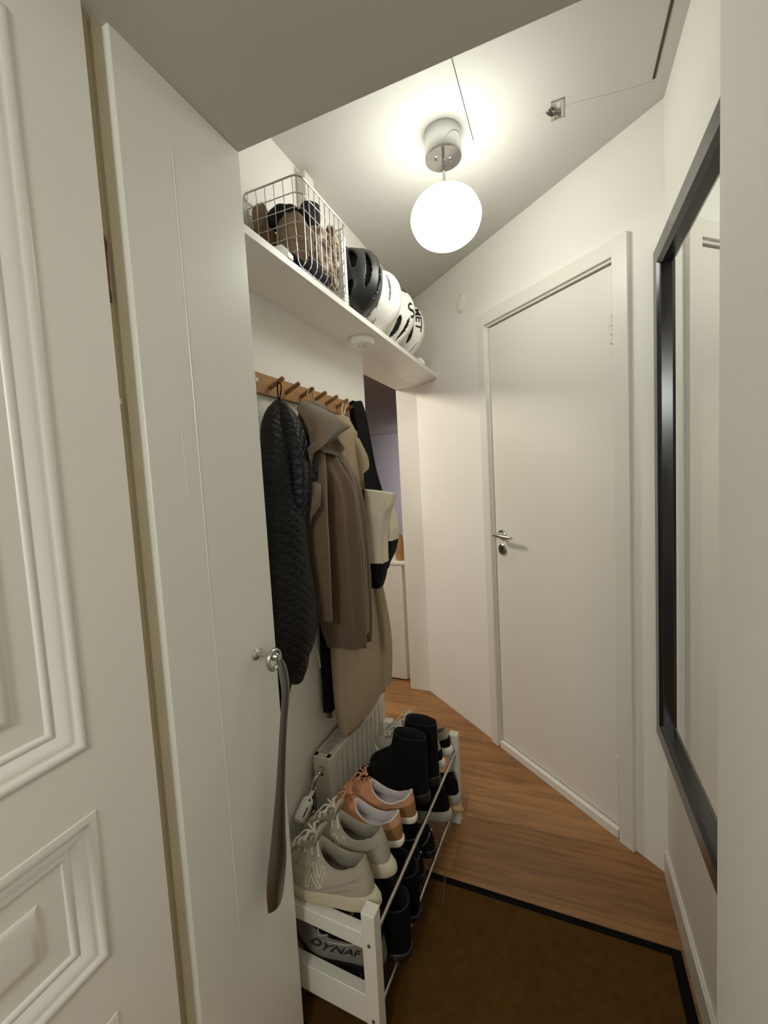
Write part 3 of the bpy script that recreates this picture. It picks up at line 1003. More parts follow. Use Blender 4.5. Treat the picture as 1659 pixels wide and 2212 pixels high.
mb = garment(MB(), [(1.632, -0.745, 1.045, 0.016, 0.012), (1.58, -0.715, 1.03, 0.030, 0.028), (1.50, -0.690, 1.015, 0.038, 0.034), (1.42, -0.680, 1.010, 0.036, 0.034), (1.34, -0.685, 1.008, 0.034, 0.030), (1.26, -0.695, 1.01, 0.030, 0.026), (1.20, -0.71, 1.012, 0.02, 0.018)], (3, 6), 0.16, 5, 48)
part(mb, 'sleeve', M['jacket'], jk, smooth=70)
mb = garment(MB(), [(1.57, -0.735, 1.085, 0.016, 0.012), (1.52, -0.705, 1.085, 0.026, 0.024), (1.46, -0.69, 1.085, 0.030, 0.028), (1.40, -0.69, 1.078, 0.030, 0.028), (1.35, -0.695, 1.07, 0.024, 0.024), (1.33, -0.70, 1.068, 0.014, 0.014)], (3, 6), 0.18, 9, 48)
part(mb, 'sleeve', M['jacket'], jk, smooth=70)
part(garment(MB(), [(0.946, -0.735, 0.999, 0.03, 0.068), (0.876, -0.735, 1.0, 0.035, 0.058), (0.839, -0.74, 1.004, 0.03, 0.049), (0.81, -0.74, 1.014, 0.02, 0.02)], (2, 3), 0.05, 2, 48), 'hood_hem', M['jacket'], jk, smooth=70)
part(garment(MB(), [(0.942, -0.78, 0.998, 0.015, 0.068), (0.841, -0.78, 1.003, 0.015, 0.055), (0.797, -0.78, 1.006, 0.014, 0.042), (0.735, -0.78, 0.990, 0.012, 0.02)], (2, 3), 0.05, 4, 48), 'lining_tail', M['blackcloth'], jk, smooth=70)
mb = MB().tube(spline([(-0.7655, 1.064, 1.640), (-0.768, 1.067, 1.685), (-0.768, 1.076, 1.702), (-0.768, 1.086, 1.685), (-0.766, 1.067, 1.640)], 6), 0.002, 6)
part(mb, 'hanging_loop', M['blackcloth'], jk)
mb = MB().tube(spline([(-0.70, 1.075, 0.89), (-0.698, 1.082, 0.86), (-0.70, 1.088, 0.835)], 4), 0.002, 6).lathe([(0, 0), (0.004, 0.002), (0.004, 0.010), (0, 0.012)], c=(-0.70, 1.088, 0.825), n=10)
part(mb, 'zip_pull', M['steel'], jk)

# brown hooded wool coat
C = [(1.661, -0.75, 1.222, 0.02, 0.033), (1.636, -0.74, 1.231, 0.035, 0.07), (1.59, -0.748, 1.235, 0.028, 0.085), (1.52, -0.738, 1.24, 0.036, 0.095), (1.443, -0.715, 1.242, 0.056, 0.096), (1.366, -0.70, 1.253, 0.07, 0.094), (1.24, -0.695, 1.252, 0.075, 0.09), (1.063, -0.695, 1.263, 0.075, 0.088), (0.917, -0.695, 1.264, 0.075, 0.071), (0.832, -0.695, 1.272, 0.07, 0.05)]
ct = thing('wool_coat', 'long brown wool coat with a draped hood in the middle of the rail', 'coat', (-0.70, 1.24, 0.83), group='coats on the hook rail')
part(garment(MB(), C, (4, 7), 0.27, 12, 110), 'coat_body', M['coat'], ct, smooth=75)
part(garment(MB(), [(1.58, -0.71, 1.13, 0.025, 0.025), (1.50, -0.69, 1.115, 0.033, 0.028), (1.40, -0.68, 1.10, 0.036, 0.026), (1.30, -0.68, 1.092, 0.036, 0.026), (1.204, -0.68, 1.092, 0.035, 0.026), (1.059, -0.685, 1.10, 0.034, 0.018), (0.968, -0.69, 1.111, 0.03, 0.014)], (3, 5), 0.12, 14, 56), 'sleeve', M['coat'], ct, smooth=75)
part(garment(MB(), [(1.47, -0.69, 1.275, 0.016, 0.018), (1.40, -0.668, 1.278, 0.028, 0.026), (1.2, -0.650, 1.276, 0.033, 0.029), (1.0, -0.648, 1.280, 0.033, 0.029), (0.87, -0.652, 1.285, 0.031, 0.027)], (3, 4), 0.10, 17, 56), 'sleeve', M['coat'], ct, smooth=75)
# hood folded over the front: a drooping cowl
mb = MB()
hood_top = spline([(-0.742, 1.120, 1.625), (-0.745, 1.164, 1.655), (-0.712, 1.205, 1.640), (-0.672, 1.250, 1.606), (-0.645, 1.285, 1.578)], 8)
hood_mid = spline([(-0.668, 1.060, 1.545), (-0.648, 1.085, 1.585), (-0.625, 1.125, 1.585), (-0.628, 1.195, 1.578), (-0.636, 1.262, 1.572)], 8)
hood_low = spline([(-0.660, 1.050, 1.455), (-0.630, 1.020, 1.482), (-0.607, 1.040, 1.502), (-0.622, 1.138, 1.540), (-0.638, 1.250, 1.568)], 8)
hood_in = [p + Vector((-0.022, 0.012, 0.010)) for p in hood_low]
rows_ = []
for a, b, c3, d4 in zip(hood_top, hood_mid, hood_low, hood_in):
    rows_.append([tuple(p) for p in spline([a, b, c3, c3 + Vector((-0.010, 0.006, -0.004)), d4], 5)])
mb.loft(rows_, False, False, False)
part(mb, 'hood', M['coat'], ct, smooth=80, solidify=0.004)
mb = MB()
ho = spline([(-0.632, 1.060, 1.508), (-0.636, 1.138, 1.538), (-0.640, 1.215, 1.560), (-0.644, 1.285, 1.577)], 6)
hi = spline([(-0.640, 1.075, 1.485), (-0.660, 1.190, 1.480), (-0.668, 1.240, 1.478), (-0.662, 1.272, 1.505)], 6)
mb.loft([[tuple(p) for p in spline([a, (a + b) / 2 + Vector((-0.055, 0.03, 0.01)), b], 6)] for a, b in zip(ho, hi)], False, False, False)
part(mb, 'hood_lining', M['coat'], ct, smooth=80, solidify=0.003)
# lapel flap left of the coat front
mb = MB()
fl = [[(-0.672, 1.075, 1.405), (-0.660, 1.070, 1.400), (-0.650, 1.085, 1.39)], [(-0.672, 1.040, 1.385), (-0.650, 1.045, 1.378), (-0.640, 1.062, 1.362)], [(-0.672, 1.026, 1.345), (-0.652, 1.028, 1.338), (-0.634, 1.045, 1.328)], [(-0.676, 1.018, 1.310), (-0.664, 1.018, 1.304), (-0.652, 1.030, 1.300)], [(-0.682, 1.022, 1.275), (-0.676, 1.022, 1.270), (-0.668, 1.030, 1.268)]]
mb.loft([[tuple(p) for p in spline(r, 5)] for r in fl], False, False, False)
part(mb, 'lapel', M['coat'], ct, smooth=80, solidify=0.004)
mb = MB().tube(spline([(-0.752, 1.205, 1.655), (-0.764, 1.222, 1.690), (-0.764, 1.242, 1.706), (-0.760, 1.252, 1.690), (-0.748, 1.235, 1.655)], 6), 0.0022, 6)
part(mb, 'hanging_loop', M['trench'], ct)

# long beige coat behind
T = [(1.645, -0.770, 1.47, 0.016, 0.04), (1.60, -0.765, 1.475, 0.025, 0.066), (1.555, -0.76, 1.480, 0.03, 0.080), (1.378, -0.75, 1.440, 0.04, 0.092), (1.114, -0.745, 1.417, 0.045, 0.147), (0.936, -0.74, 1.414, 0.05, 0.17), (0.751, -0.735, 1.423, 0.055, 0.185), (0.606, -0.73, 1.418, 0.055, 0.184), (0.515, -0.73, 1.423, 0.05, 0.172)]
tc_ = thing('long_coat', 'long beige coat reaching down over the radiator', 'coat', (-0.735, 1.42, 0.51), group='coats on the hook rail')
part(garment(MB(), T, (2, 5), 0.13, 21, 110, hem=0.02), 'coat_body', M['trench'], tc_, smooth=75)
part(garment(MB(), [(1.56, -0.74, 1.50, 0.02, 0.02), (1.48, -0.715, 1.50, 0.028, 0.024), (1.40, -0.71, 1.495, 0.028, 0.022), (1.30, -0.715, 1.49, 0.02, 0.02)], (3, 4), 0.08, 22, 40), 'sleeve', M['trench'], tc_, smooth=75)
part(garment(MB(), [(1.05, -0.715, 1.545, 0.022, 0.03), (0.92, -0.70, 1.555, 0.026, 0.034), (0.78, -0.69, 1.565, 0.028, 0.036), (0.66, -0.69, 1.568, 0.028, 0.036), (0.55, -0.695, 1.566, 0.026, 0.033)], (3, 4), 0.08, 24, 48), 'sleeve', M['trench'], tc_, smooth=75)
mb = MB().tube(spline([(-0.768, 1.462, 1.640), (-0.770, 1.478, 1.685), (-0.768, 1.492, 1.702), (-0.766, 1.498, 1.685), (-0.768, 1.472, 1.640)], 6), 0.0022, 6)
part(mb, 'hanging_loop', M['lace_white'], tc_)
mb = MB().lathe([(0, 0), (0.006, 0.001), (0.006, 0.004), (0, 0.005)], c=(-0.688, 1.497, 1.452), axis=(0.5, -0.8, 0), n=16)
part(mb, 'button', M['plastic'], tc_)

# black long garment seen between the brown and beige coats
B = [(1.548, -0.79, 1.34, 0.012, 0.032), (1.299, -0.788, 1.32, 0.02, 0.035), (0.968, -0.785, 1.285, 0.02, 0.03), (0.72, -0.785, 1.268, 0.02, 0.022), (0.582, -0.785, 1.262, 0.018, 0.022)]
bd = thing('long_dress', 'long narrow black garment hanging between the brown and beige coats', 'dress', (-0.785, 1.27, 0.58), group='coats on the hook rail')
part(garment(MB(), B, (3, 5), 0.06, 31, 48), 'garment_body', M['blackcloth'], bd, smooth=75)
mb = MB().tube([(-0.785, 1.262, 0.590), (-0.785, 1.263, 0.555)], 0.010, 10)
part(mb, 'brown_hem_tab', M['coat'], bd)

# canvas tote
tb = thing('tote_bag', 'canvas and black tote bag on the farthest peg', 'bag', (-0.64, 1.48, 0.985))


def bagrows(mb, rows, e=0.55, n=56, steps=5):
    pts = spline([(r[1], r[2], r[0]) for r in rows], steps)
    sz = spline([(r[3], r[4], 0) for r in rows], steps)
    rings = []
    for c, a in zip(pts, sz):
        ring = []
        for k in range(n):
            q = 2 * PI * k / n
            cs, sn = math.cos(q), math.sin(q)
            ring.append((c.x + a.x * math.copysign(abs(cs) ** e, cs), c.y + a.y * math.copysign(abs(sn) ** e, sn), c.z))
        rings.append(ring)
    mb.loft(rings)
    return mb


# top edge slopes down to the right, so the opening ring is tilted
mb = bagrows(MB(), [(1.362, -0.620, 1.45, 0.058, 0.03), (1.311, -0.624, 1.45, 0.053, 0.035), (1.268, -0.634, 1.45, 0.044, 0.04), (1.181, -0.643, 1.45, 0.038, 0.04), (1.087, -0.647, 1.45, 0.038, 0.04)])
mb.v = [(x, y, z - max(0, (z - 1.25) / 0.11) * (x + 0.678) * 0.18) for x, y, z in mb.v]
part(mb, 'canvas_panel', M['canvas'], tb, smooth=50)
mb = MB().tube([(-0.585, 1.418, 1.318), (-0.592, 1.415, 1.27), (-0.607, 1.413, 1.18), (-0.611, 1.413, 1.086)], 0.0022, 6)
part(mb, 'side_seam', M['canvas'], tb)
part(bagrows(MB(), [(1.0872, -0.647, 1.45, 0.0385, 0.0405), (1.039, -0.652, 1.45, 0.033, 0.04), (1.005, -0.656, 1.45, 0.027, 0.034), (0.989, -0.654, 1.45, 0.018, 0.024), (0.985, -0.654, 1.45, 0.010, 0.012)]), 'black_base', M['blackcloth'], tb, smooth=50)
part(bagrows(MB(), [(1.335, -0.640, 1.54, 0.028, 0.03), (1.268, -0.622, 1.54, 0.018, 0.04), (1.204, -0.614, 1.54, 0.017, 0.05), (1.158, -0.616, 1.54, 0.0145, 0.05)], 0.8), 'back_panel', M['canvas'], tb, smooth=50)
part(bagrows(MB(), [(1.1582, -0.616, 1.54, 0.0148, 0.0502), (1.112, -0.625, 1.54, 0.012, 0.045), (1.065, -0.645, 1.54, 0.010, 0.03), (1.04, -0.650, 1.54, 0.006, 0.02)], 0.8), 'black_base', M['blackcloth'], tb, smooth=50)


def ribbon(mb, pts, wdir, w, th):
    pts = spline(pts, 8)
    rings = []
    for i, p in enumerate(pts):
        t = (pts[min(i + 1, len(pts) - 1)] - pts[max(i - 1, 0)]).normalized()
        wd = Vector(wdir)
        wd = (wd - t * wd.dot(t)).normalized()
        nn = t.cross(wd)
        rings.append([p + wd * w * a + nn * th * b for a, b in ((-0.5, -0.5), (-0.25, -0.6), (0.25, -0.6), (0.5, -0.5), (0.5, 0.5), (0.25, 0.6), (-0.25, 0.6), (-0.5, 0.5))])
    mb.loft(rings)
    return mb


mb = ribbon(MB(), [(-0.782, 1.605, 1.60), (-0.772, 1.585, 1.695), (-0.762, 1.575, 1.712), (-0.742, 1.565, 1.69), (-0.705, 1.52, 1.52), (-0.665, 1.47, 1.36), (-0.662, 1.465, 1.33)], (0.55, 0.45, 0), 0.040, 0.006)
part(mb, 'strap', M['blackcloth'], tb, smooth=40)
mb = ribbon(MB(), [(-0.775, 1.60, 1.70), (-0.758, 1.59, 1.702), (-0.735, 1.575, 1.66), (-0.69, 1.54, 1.45), (-0.655, 1.52, 1.34)], (0.55, 0.45, 0), 0.034, 0.006)
part(mb, 'strap', M['blackcloth'], tb, smooth=40)
mb = ribbon(MB(), [(-0.690, 1.435, 1.36), (-0.690, 1.425, 1.25), (-0.692, 1.42, 1.10)], (0.7, -0.1, 0), 0.022, 0.004)
part(mb, 'strap', M['blackcloth'], tb, smooth=40)

# ------------------------------------------------------------------ hook on the wall end and shoehorn
hk = thing('wall_hook', 'steel knob hook on the near left wall end', 'hook', (XP, 0.710, 1.032))
mb = MB().lathe([(0.0, 0.0), (0.0125, 0.0), (0.0135, 0.003), (0.010, 0.007), (0.0045, 0.010), (0.0042, 0.038), (0.007, 0.041), (0.0095, 0.046), (0.0095, 0.054), (0.006, 0.060), (0.0, 0.0612)], axis=(1, 0, 0), n=28)
mb.build('knob', M['steel'], hk)
shn = thing('shoehorn', 'long steel shoehorn hanging from the wall hook', 'shoehorn', (XP + 0.046, 0.705, 0.49))
mb = MB()
# ring
rr_ = []
for k in range(28):
    a = 2 * PI * k / 28
    rr_.append((0.0 + 0.001 * math.sin(a), 0.007 + 0.0195 * math.cos(a), 0.534 + 0.0205 * math.sin(a)))
loop = []
P_ = [Vector(p) for p in rr_]
rings = []
for i in range(28):
    t = (P_[(i + 1) % 28] - P_[i - 1]).normalized()
    a = t.cross(Vector((1, 0, 0))).normalized()
    b = Vector((1, 0, 0))
    rings.append([P_[i] + a * 0.0045 * math.cos(q) + b * 0.0055 * math.sin(q) for q in [2 * PI * j / 10 for j in range(10)]])
mb.loft(rings, True, False, False, 0, True)
mb.build('hanging_ring', M['steel'], shn)
mb = MB()
cl = spline([(0.002, 0.024, 0.528), (0.006, 0.028, 0.500), (0.012, 0.024, 0.455), (0.008, 0.012, 0.38), (0.002, 0.000, 0.28), (-0.003, -0.014, 0.17), (-0.006, -0.027, 0.08), (-0.008, -0.035, 0.018)], 8)
wd = spline([(0.009, 0.006, 0), (0.014, 0.007, 0), (0.0135, 0.006, 0), (0.012, 0.005, 0), (0.014, 0.006, 0), (0.023, 0.009, 0), (0.033, 0.012, 0), (0.026, 0.006, 0)], 8)
rings = []
for p, w_ in zip(cl, wd):
    outer = [(p.x + w_.y * (1 - (u * u)) * 1.0, p.y + u * w_.x, p.z - 0.012 * (1 - u * u) * max(0, 1 - p.z / 0.05)) for u in [-1 + 2 * k / 10 for k in range(11)]]
    inner = [(x - 0.002, y * 1.0, z) for x, y, z in reversed(outer)]
    rings.append(outer + inner)
mb.loft(rings)
mb.build('blade', M['darksteel'], shn, smooth=50)

# ------------------------------------------------------------------ radiator
RY0, RY1, RXF, RXB, RZB, RZT = 1.165, 1.640, -0.735, -0.800, 0.11, 0.470
ra = thing('radiator', 'white panel radiator low on the left wall behind the shoes', 'radiator', ((RXF + RXB) / 2, (RY0 + RY1) / 2, RZB))
mb = MB()
n = 260
row0, row1 = [], []
def xprof(y):
    u = (y - RY0 - 0.03) / 0.040
    if y < RY0 + 0.03 or y > RY1 - 0.03:
        return 0.0
    f = u - math.floor(u)
    return -0.006 * max(0, min(1, (0.20 - abs(f - 0.5)) * 14))
cols = []
for k in range(n + 1):
    y = RY0 + (RY1 - RY0) * k / n
    xp = xprof(y)
    cols.append([(RXF - 0.008, y, RZB), (RXF, y, RZB + 0.006), (RXF, y, RZB + 0.03), (RXF + xp, y, RZB + 0.045), (RXF + xp, y, RZT - 0.045), (RXF, y, RZT - 0.03), (RXF, y, RZT - 0.006), (RXF - 0.005, y, RZT - 0.001)])
mb.loft([rel(c4, ra) for c4 in cols], False, False, False)
mb.build('front_panel', M['radiator'], ra, smooth=30)
mb = MB()
lx, ly, lz = ra.location
mb.box(RXB - lx, RXF - 0.001 - lx, RY0 - 0.002 - ly, RY0 + 0.006 - ly, RZB + 0.004 - lz, RZT + 0.0005 - lz).box(RXB - lx, RXF - 0.004 - lx, RY1 - 0.006 - ly, RY1 - ly, RZB + 0.01 - lz, RZT - 0.002 - lz)
mb.box(RXB - lx, RXB + 0.008 - lx, RY0 - ly, RY1 - ly, RZB - lz, RZT - 0.004 - lz)
mb.build('side_cover', M['radiator'], ra, bevel=0.003)
mb = MB()
mb.box(RXB - lx, RXB + 0.012 - lx, RY0 - ly, RY1 - ly, RZT - 0.008 - lz, RZT - lz).box(RXF - 0.017 - lx, RXF - 0.003 - lx, RY0 - ly, RY1 - ly, RZT - 0.008 - lz, RZT - lz)
y = RY0
mb.box(RXB - lx, RXF - 0.004 - lx, RY0 - ly, RY0 + 0.022 - ly, RZT - 0.008 - lz, RZT - lz)
y = RY0 + 0.030
while y < RY1 - 0.02:
    mb.box(RXB + 0.010 - lx, RXF - 0.015 - lx, y - ly, y + 0.0045 - ly, RZT - 0.007 - lz, RZT - 0.0012 - lz)
    y += 0.0125
mb.build('top_grille', M['radiator'], ra, smooth=0)
mb = MB().box(RXB + 0.008 - lx, RXF - 0.012 - lx, RY0 + 0.008 - ly, RY1 - 0.008 - ly, RZB + 0.02 - lz, RZT - 0.03 - lz)
mb.build('convector_core', M['trimdark'], ra, smooth=0)
# supply pipe on the near side
mb = MB()
pp = spline([(-0.766, RY0 + 0.004, 0.428), (-0.768, RY0 - 0.02, 0.426), (-0.774, RY0 - 0.040, 0.412), (-0.780, RY0 - 0.048, 0.375), (-0.782, RY0 - 0.050, 0.325), (-0.782, RY0 - 0.050, 0.0)], 6)
mb.tube(rel(pp, ra), 0.007, 12)
mb.lathe([(0, 0), (0.015, 0), (0.015, 0.016), (0.011, 0.019), (0, 0.019)], c=rel([(-0.766, RY0, 0.428)], ra)[0], axis=(0, -1, 0), n=6)
mb.lathe([(0, 0), (0.013, 0), (0.013, 0.03), (0, 0.03)], c=rel([(-0.782, RY0 - 0.050, 0.285)], ra)[0], axis=(0, 0, 1), n=8)
mb.build('supply_pipe', M['chrome'], ra)
th = Vector((-0.10, -0.72, -0.50)).normalized()
b0 = Vector((-0.780, RY0 - 0.062, 0.372))
mb = MB().lathe([(0, -0.03), (0.006, -0.03), (0.007, 0.0), (0.014, 0.004), (0.019, 0.012), (0.0205, 0.03), (0.0205, 0.058), (0.018, 0.072), (0.010, 0.078), (0, 0.079)], c=rel([b0], ra)[0], axis=th, n=28)
trv_o = mb.build('thermostat_head', M['plastic'], ra)
up_ = Vector((0.75, -0.35, 0.56))
side = (up_ - th * up_.dot(th)).normalized()
qd = Matrix((th, side.cross(th), side)).transposed().to_4x4()
qd.translation = Vector(rel([b0 + th * 0.045 + side * 0.0203], ra)[0])
mb = MB().box(-0.014, 0.014, -0.0016, 0.0016, -0.001, 0.001, mtx=qd)
qd2 = qd.copy()
qd2.translation = Vector(rel([b0 + th * 0.012 + side * 0.0185], ra)[0])
mb.box(-0.003, 0.003, -0.006, -0.001, -0.001, 0.0012, mtx=qd2)
mb.build('display_slot', M['dark'], trv_o)

# ------------------------------------------------------------------ shoe rack
RK = Vector((-0.444, 0.838, 0))
ang = -math.atan2(0.026, 0.748)
rk = thing('shoe_rack', 'low white wooden shoe rack with two tiers of metal rods', 'shoe rack', tuple(RK), (0, 0, ang))
PW, LEN, DEP, HT = 0.0175, 0.750, 0.286, 0.370
for (px, py) in ((0, 0), (0, LEN), (-DEP, 0), (-DEP, LEN)):
    mb = MB().box(px - PW, px + PW, py - PW, py + PW, 0.0102 if py == 0 else 0.0, HT)
    mb.build('leg', M['white_wood'], rk, bevel=0.002)
for py in (0, LEN):
    for (z0, z1) in ((0.272, 0.312), (0.075, 0.150)):
        mb = MB().box(-DEP + PW, -PW, py - 0.014, py + 0.014, z0, z1)
        mb.build('crossbar', M['white_wood'], rk, bevel=0.002)
for z in (0.298, 0.105):
    for x in (0.010, -0.072, -0.150, -DEP + 0.018):
        zz_ = z + (0.018 if x < -0.2 else 0.0) + (0.008 if x == 0.010 else 0)
        mb = MB().tube([(x, 0.012, zz_), (x, LEN - 0.012, zz_)], 0.0055, 12)
        mb.build('rod', M['steel'], rk)
for z in (0.292, 0.095):
    mb = MB().lathe([(0, 0), (0.0042, 0), (0.0042, 0.0016), (0.0018, 0.0018), (0.0016, 0.0006), (0, 0.0006)], c=(0.001, -PW, z), axis=(0, -1, 0), n=14)
    mb.build('screw', M['darksteel'], rk)

# ------------------------------------------------------------------ shoes
def shoe(name, label, loc, rotz, L=0.28, W=0.10, sole=0.028, heel=0.036, flare=0.0, toe_h=0.055, collar=(0.085, 0.062, 0.030), cz=(0.098, 0.066, 0.095), mats=None, spring=0.016,
         laces=True, group=None, shaft=False, letter=None, tilt=0.0, tongue=True, heel_panel=False, category='shoe', mirror=1, bulge=1.05, bow=1.0, laceR=0.0026):
    """toe towards +Y, heel at y=0. collar=(yc, half length, half width); cz=(front, side, heel) heights of the collar above the ground"""
    root = thing(name, label, category, loc, (tilt, 0, rotz), group)
    N = 64
    FI = [2 * PI * k / N for k in range(N)]

    def outline(f, grow=1.0):
        cs, sn = math.cos(f), math.sin(f)
        y = L / 2 + L / 2 * math.copysign(abs(cs) ** 0.92, cs)
        u = y / L
        wv = 0.78 + 0.22 * math.exp(-((u - 0.70) / 0.24) ** 2) - 0.05 * math.exp(-((u - 0.38) / 0.15) ** 2)
        x = W / 2 * math.copysign(abs(sn) ** 0.72, sn) * wv
        x += mirror * 0.006 * math.sin(PI * u) * (1 if u > 0.3 else 0.6)
        return x * grow, (y - L / 2) * grow + L / 2

    def lift(y):
        u = max(0, (y / L - 0.68) / 0.32)
        return spring * u * u

    def soletop(y):
        u = min(1, max(0, y / L))
        return heel + (sole - heel) * min(1, u / 0.6) + lift(y)

    yc, cl, cw = collar
    zf, zs, zh = cz

    def C(f):
        cs, sn = math.cos(f), math.sin(f)
        k = abs(cs) ** 2.2
        z = zs + ((zf - zs) * k if cs > 0 else (zh - zs) * k)
        return Vector((cw * math.copysign(abs(sn) ** 0.85, sn), yc + cl * cs - (0.006 if cs < -0.7 else 0), z))

    def surf(f, s):
        ox, oy = outline(f, 0.965)
        P0 = Vector((ox, oy, soletop(oy) - 0.002))
        P3 = C(f)
        cs = math.cos(f)
        front = max(0, cs)
        fr = front ** 0.7
        rise = toe_h * 0.95 * fr + (P3.z - P0.z) * 0.5 * (1 - fr)
        b = bulge
        P1 = Vector((ox * b, (oy - L / 2) * (1.0 + 0.02 * fr) + L / 2, P0.z + rise))
        k2 = 0.48 * fr + 0.16 * (1 - fr)
        P2 = Vector((P3.x + (ox - P3.x) * k2, P3.y + (oy - P3.y) * k2, P0.z + (P3.z - P0.z) * (0.66 * fr + 0.78 * (1 - fr))))
        if shaft:
            P1 = Vector((ox * b, P1.y, P0.z + toe_h * (0.9 * fr + 0.9 * (1 - fr))))
            P2 = Vector((P3.x * 1.0, P3.y + 0.012 * fr, P0.z + toe_h * 1.1))
        t = 1 - s
        return P0 * t ** 3 + P1 * 3 * t * t * s + P2 * 3 * t * s * s + P3 * s ** 3

    def norm(f, s):
        a = surf(f + 0.02, s) - surf(f - 0.02, s)
        b2 = surf(f, min(1, s + 0.02)) - surf(f, max(0, s - 0.02))
        n_ = a.cross(b2)
        n_ = n_.normalized() if n_.length > 1e-9 else Vector((0, 0, 1))
        ctr = Vector((0, L * 0.45, soletop(L * 0.45)))
        return n_ if n_.dot(surf(f, s) - ctr) > 0 else -n_

    S = [0, 0.05, 0.12, 0.2, 0.3, 0.4, 0.5, 0.6, 0.7, 0.8, 0.88, 0.95, 1.0]
    mb = MB()
    rings = [[surf(f, s) for f in FI] for s in S]
    mb.loft(rings, True, False, False)
    if heel_panel:
        # faces around the heel below the middle get the second material
        k = 0
        for i in range(len(S) - 1):
            for j in range(N):
                f = FI[j]
                if math.cos(f) < -0.30 and S[i] < 0.46:
                    mb.mi[i * N + j] = 1
    mb.build('upper', mats['upper'] if not heel_panel else [mats['upper'], mats['panel']], root, smooth=60)
    # collar roll and lining
    mb = MB()
    lin_r = []
    for (inn, dz) in ((0.0, 0.0), (0.0018, 0.0022), (0.0045, 0.0018), (0.0065, -0.002), (0.0085, -0.02)):
        ring = []
        for f in FI:
            p = C(f)
            d_ = Vector((p.x, p.y - yc, 0))
            l_ = d_.length
            q = p - d_ / max(l_, 1e-6) * min(inn, l_ * 0.5)
            q.z += dz
            ring.append(q)
        lin_r.append(ring)
    for tt in (0.45, 0.85, 1.0):
        ring = []
        for f in FI:
            ox, oy = outline(f, 0.84)
            oy = min(oy, yc + cl * 1.1 + 0.02)
            p = lin_r[4][FI.index(f)]
            zb = soletop(oy) + 0.004
            ring.append(Vector((p.x * (1 - tt) + ox * tt, p.y * (1 - tt) + oy * tt, p.z * (1 - tt) + zb * tt)))
        lin_r.append(ring)
    mb.loft(lin_r, True, False, True)
    mb.build('lining', mats['lining'], root, smooth=60)
    # sole
    mb = MB()
    rings = []
    for (g, tz, fl) in ((0.93, 0.0, 0), (0.985, 0.12, 0.4), (1.0, 0.35, 1.0), (1.0, 0.65, 0.9), (0.99, 0.9, 0.35), (0.96, 1.0, 0.0), (0.90, 1.0, 0.0)):
        ring = []
        for f in FI:
            ox, oy = outline(f, g)
            back = max(0, -math.cos(f)) ** 2
            oy -= flare * fl * back
            z = lift(oy) + (soletop(oy) - lift(oy)) * tz
            ring.append((ox, oy, z))
        rings.append(ring)
    mb.loft(rings)
    mb.build('sole', mats['sole'], root, smooth=50)
    # heel counter
    if heel_panel is False and not shaft:
        mb = MB()
        fs_ = [PI + 0.95 * (-1 + 2 * k / 16) for k in range(17)]
        rr2 = [[surf(f, s) + norm(f, s) * 0.0016 for f in fs_] for s in (0.04, 0.18, 0.32, 0.46)]
        mb.loft(rr2, False, False, False)
        mb.build('heel_counter', mats.get('panel', mats['upper']), root, smooth=60)
        mb = MB()
        fs_ = [0.9 * (-1 + 2 * k / 20) for k in range(21)]
        rr2 = [[surf(f, s) + norm(f, s) * 0.0014 for f in fs_] for s in (0.02, 0.10, 0.2, 0.28)]
        mb.loft(rr2, False, False, False)
        mb.build('toe_cap', mats.get('toe', mats['upper']), root, smooth=60)
    if tongue and not shaft:
        mb = MB()
        rr2 = []
        top = C(0)
        for s, up_z, wdt in ((0.55, 0.003, 0.018), (0.75, 0.005, 0.022), (1.0, 0.008, 0.025)):
            p = surf(0, s)
            rr2.append([(p.x + x, p.y, p.z + up_z - abs(x) * 0.25) for x in [wdt * (-1 + 2 * k / 8) for k in range(9)]])
        for dy, dz, wdt in ((-0.004, 0.026, 0.026), (-0.002, 0.036, 0.020)):
            rr2.append([(top.x + x, top.y + dy, top.z + dz - abs(x) * 0.3) for x in [wdt * (-1 + 2 * k / 8) for k in range(9)]])
        mb.loft(rr2, False, False, False)
        mb.build('tongue', mats.get('tongue', mats['upper']), root, smooth=60, solidify=0.004)
    if laces:
        mb = MB()
        rows2 = 5
        for k in range(rows2):
            s = 0.52 + 0.44 * k / (rows2 - 1)
            f0 = 0.30 + 0.50 * (k / (rows2 - 1))
            a = surf(f0, s) + norm(f0, s) * 0.002
            b3 = surf(-f0, s) + norm(-f0, s) * 0.002
            s2 = min(0.99, s + 0.05)
            m3 = (surf(0, s) + surf(0, s2)) / 2 + Vector((0, 0, 0.009))
            mb.tube(spline([a, (a + m3) / 2 + Vector((0, 0, 0.003)), m3, (b3 + m3) / 2 + Vector((0, 0, 0.003)), b3], 4), laceR, 6, flat=0.7)
            if k < rows2 - 1:
                s3 = 0.52 + 0.44 * (k + 1) / (rows2 - 1)
                f3 = 0.30 + 0.50 * ((k + 1) / (rows2 - 1))
                for sg in (-1, 1):
                    c1 = surf(sg * f0, s) + norm(sg * f0, s) * 0.002
                    c2 = surf(-sg * f3, s3) + norm(-sg * f3, s3) * 0.002
                    mm = (c1 + c2) / 2 + Vector((0, 0, 0.010 + 0.002 * sg))
                    mb.tube(spline([c1, mm, c2], 5), laceR, 6, flat=0.7)
        kn = surf(0, 0.97) + Vector((0, 0.006, 0.018))
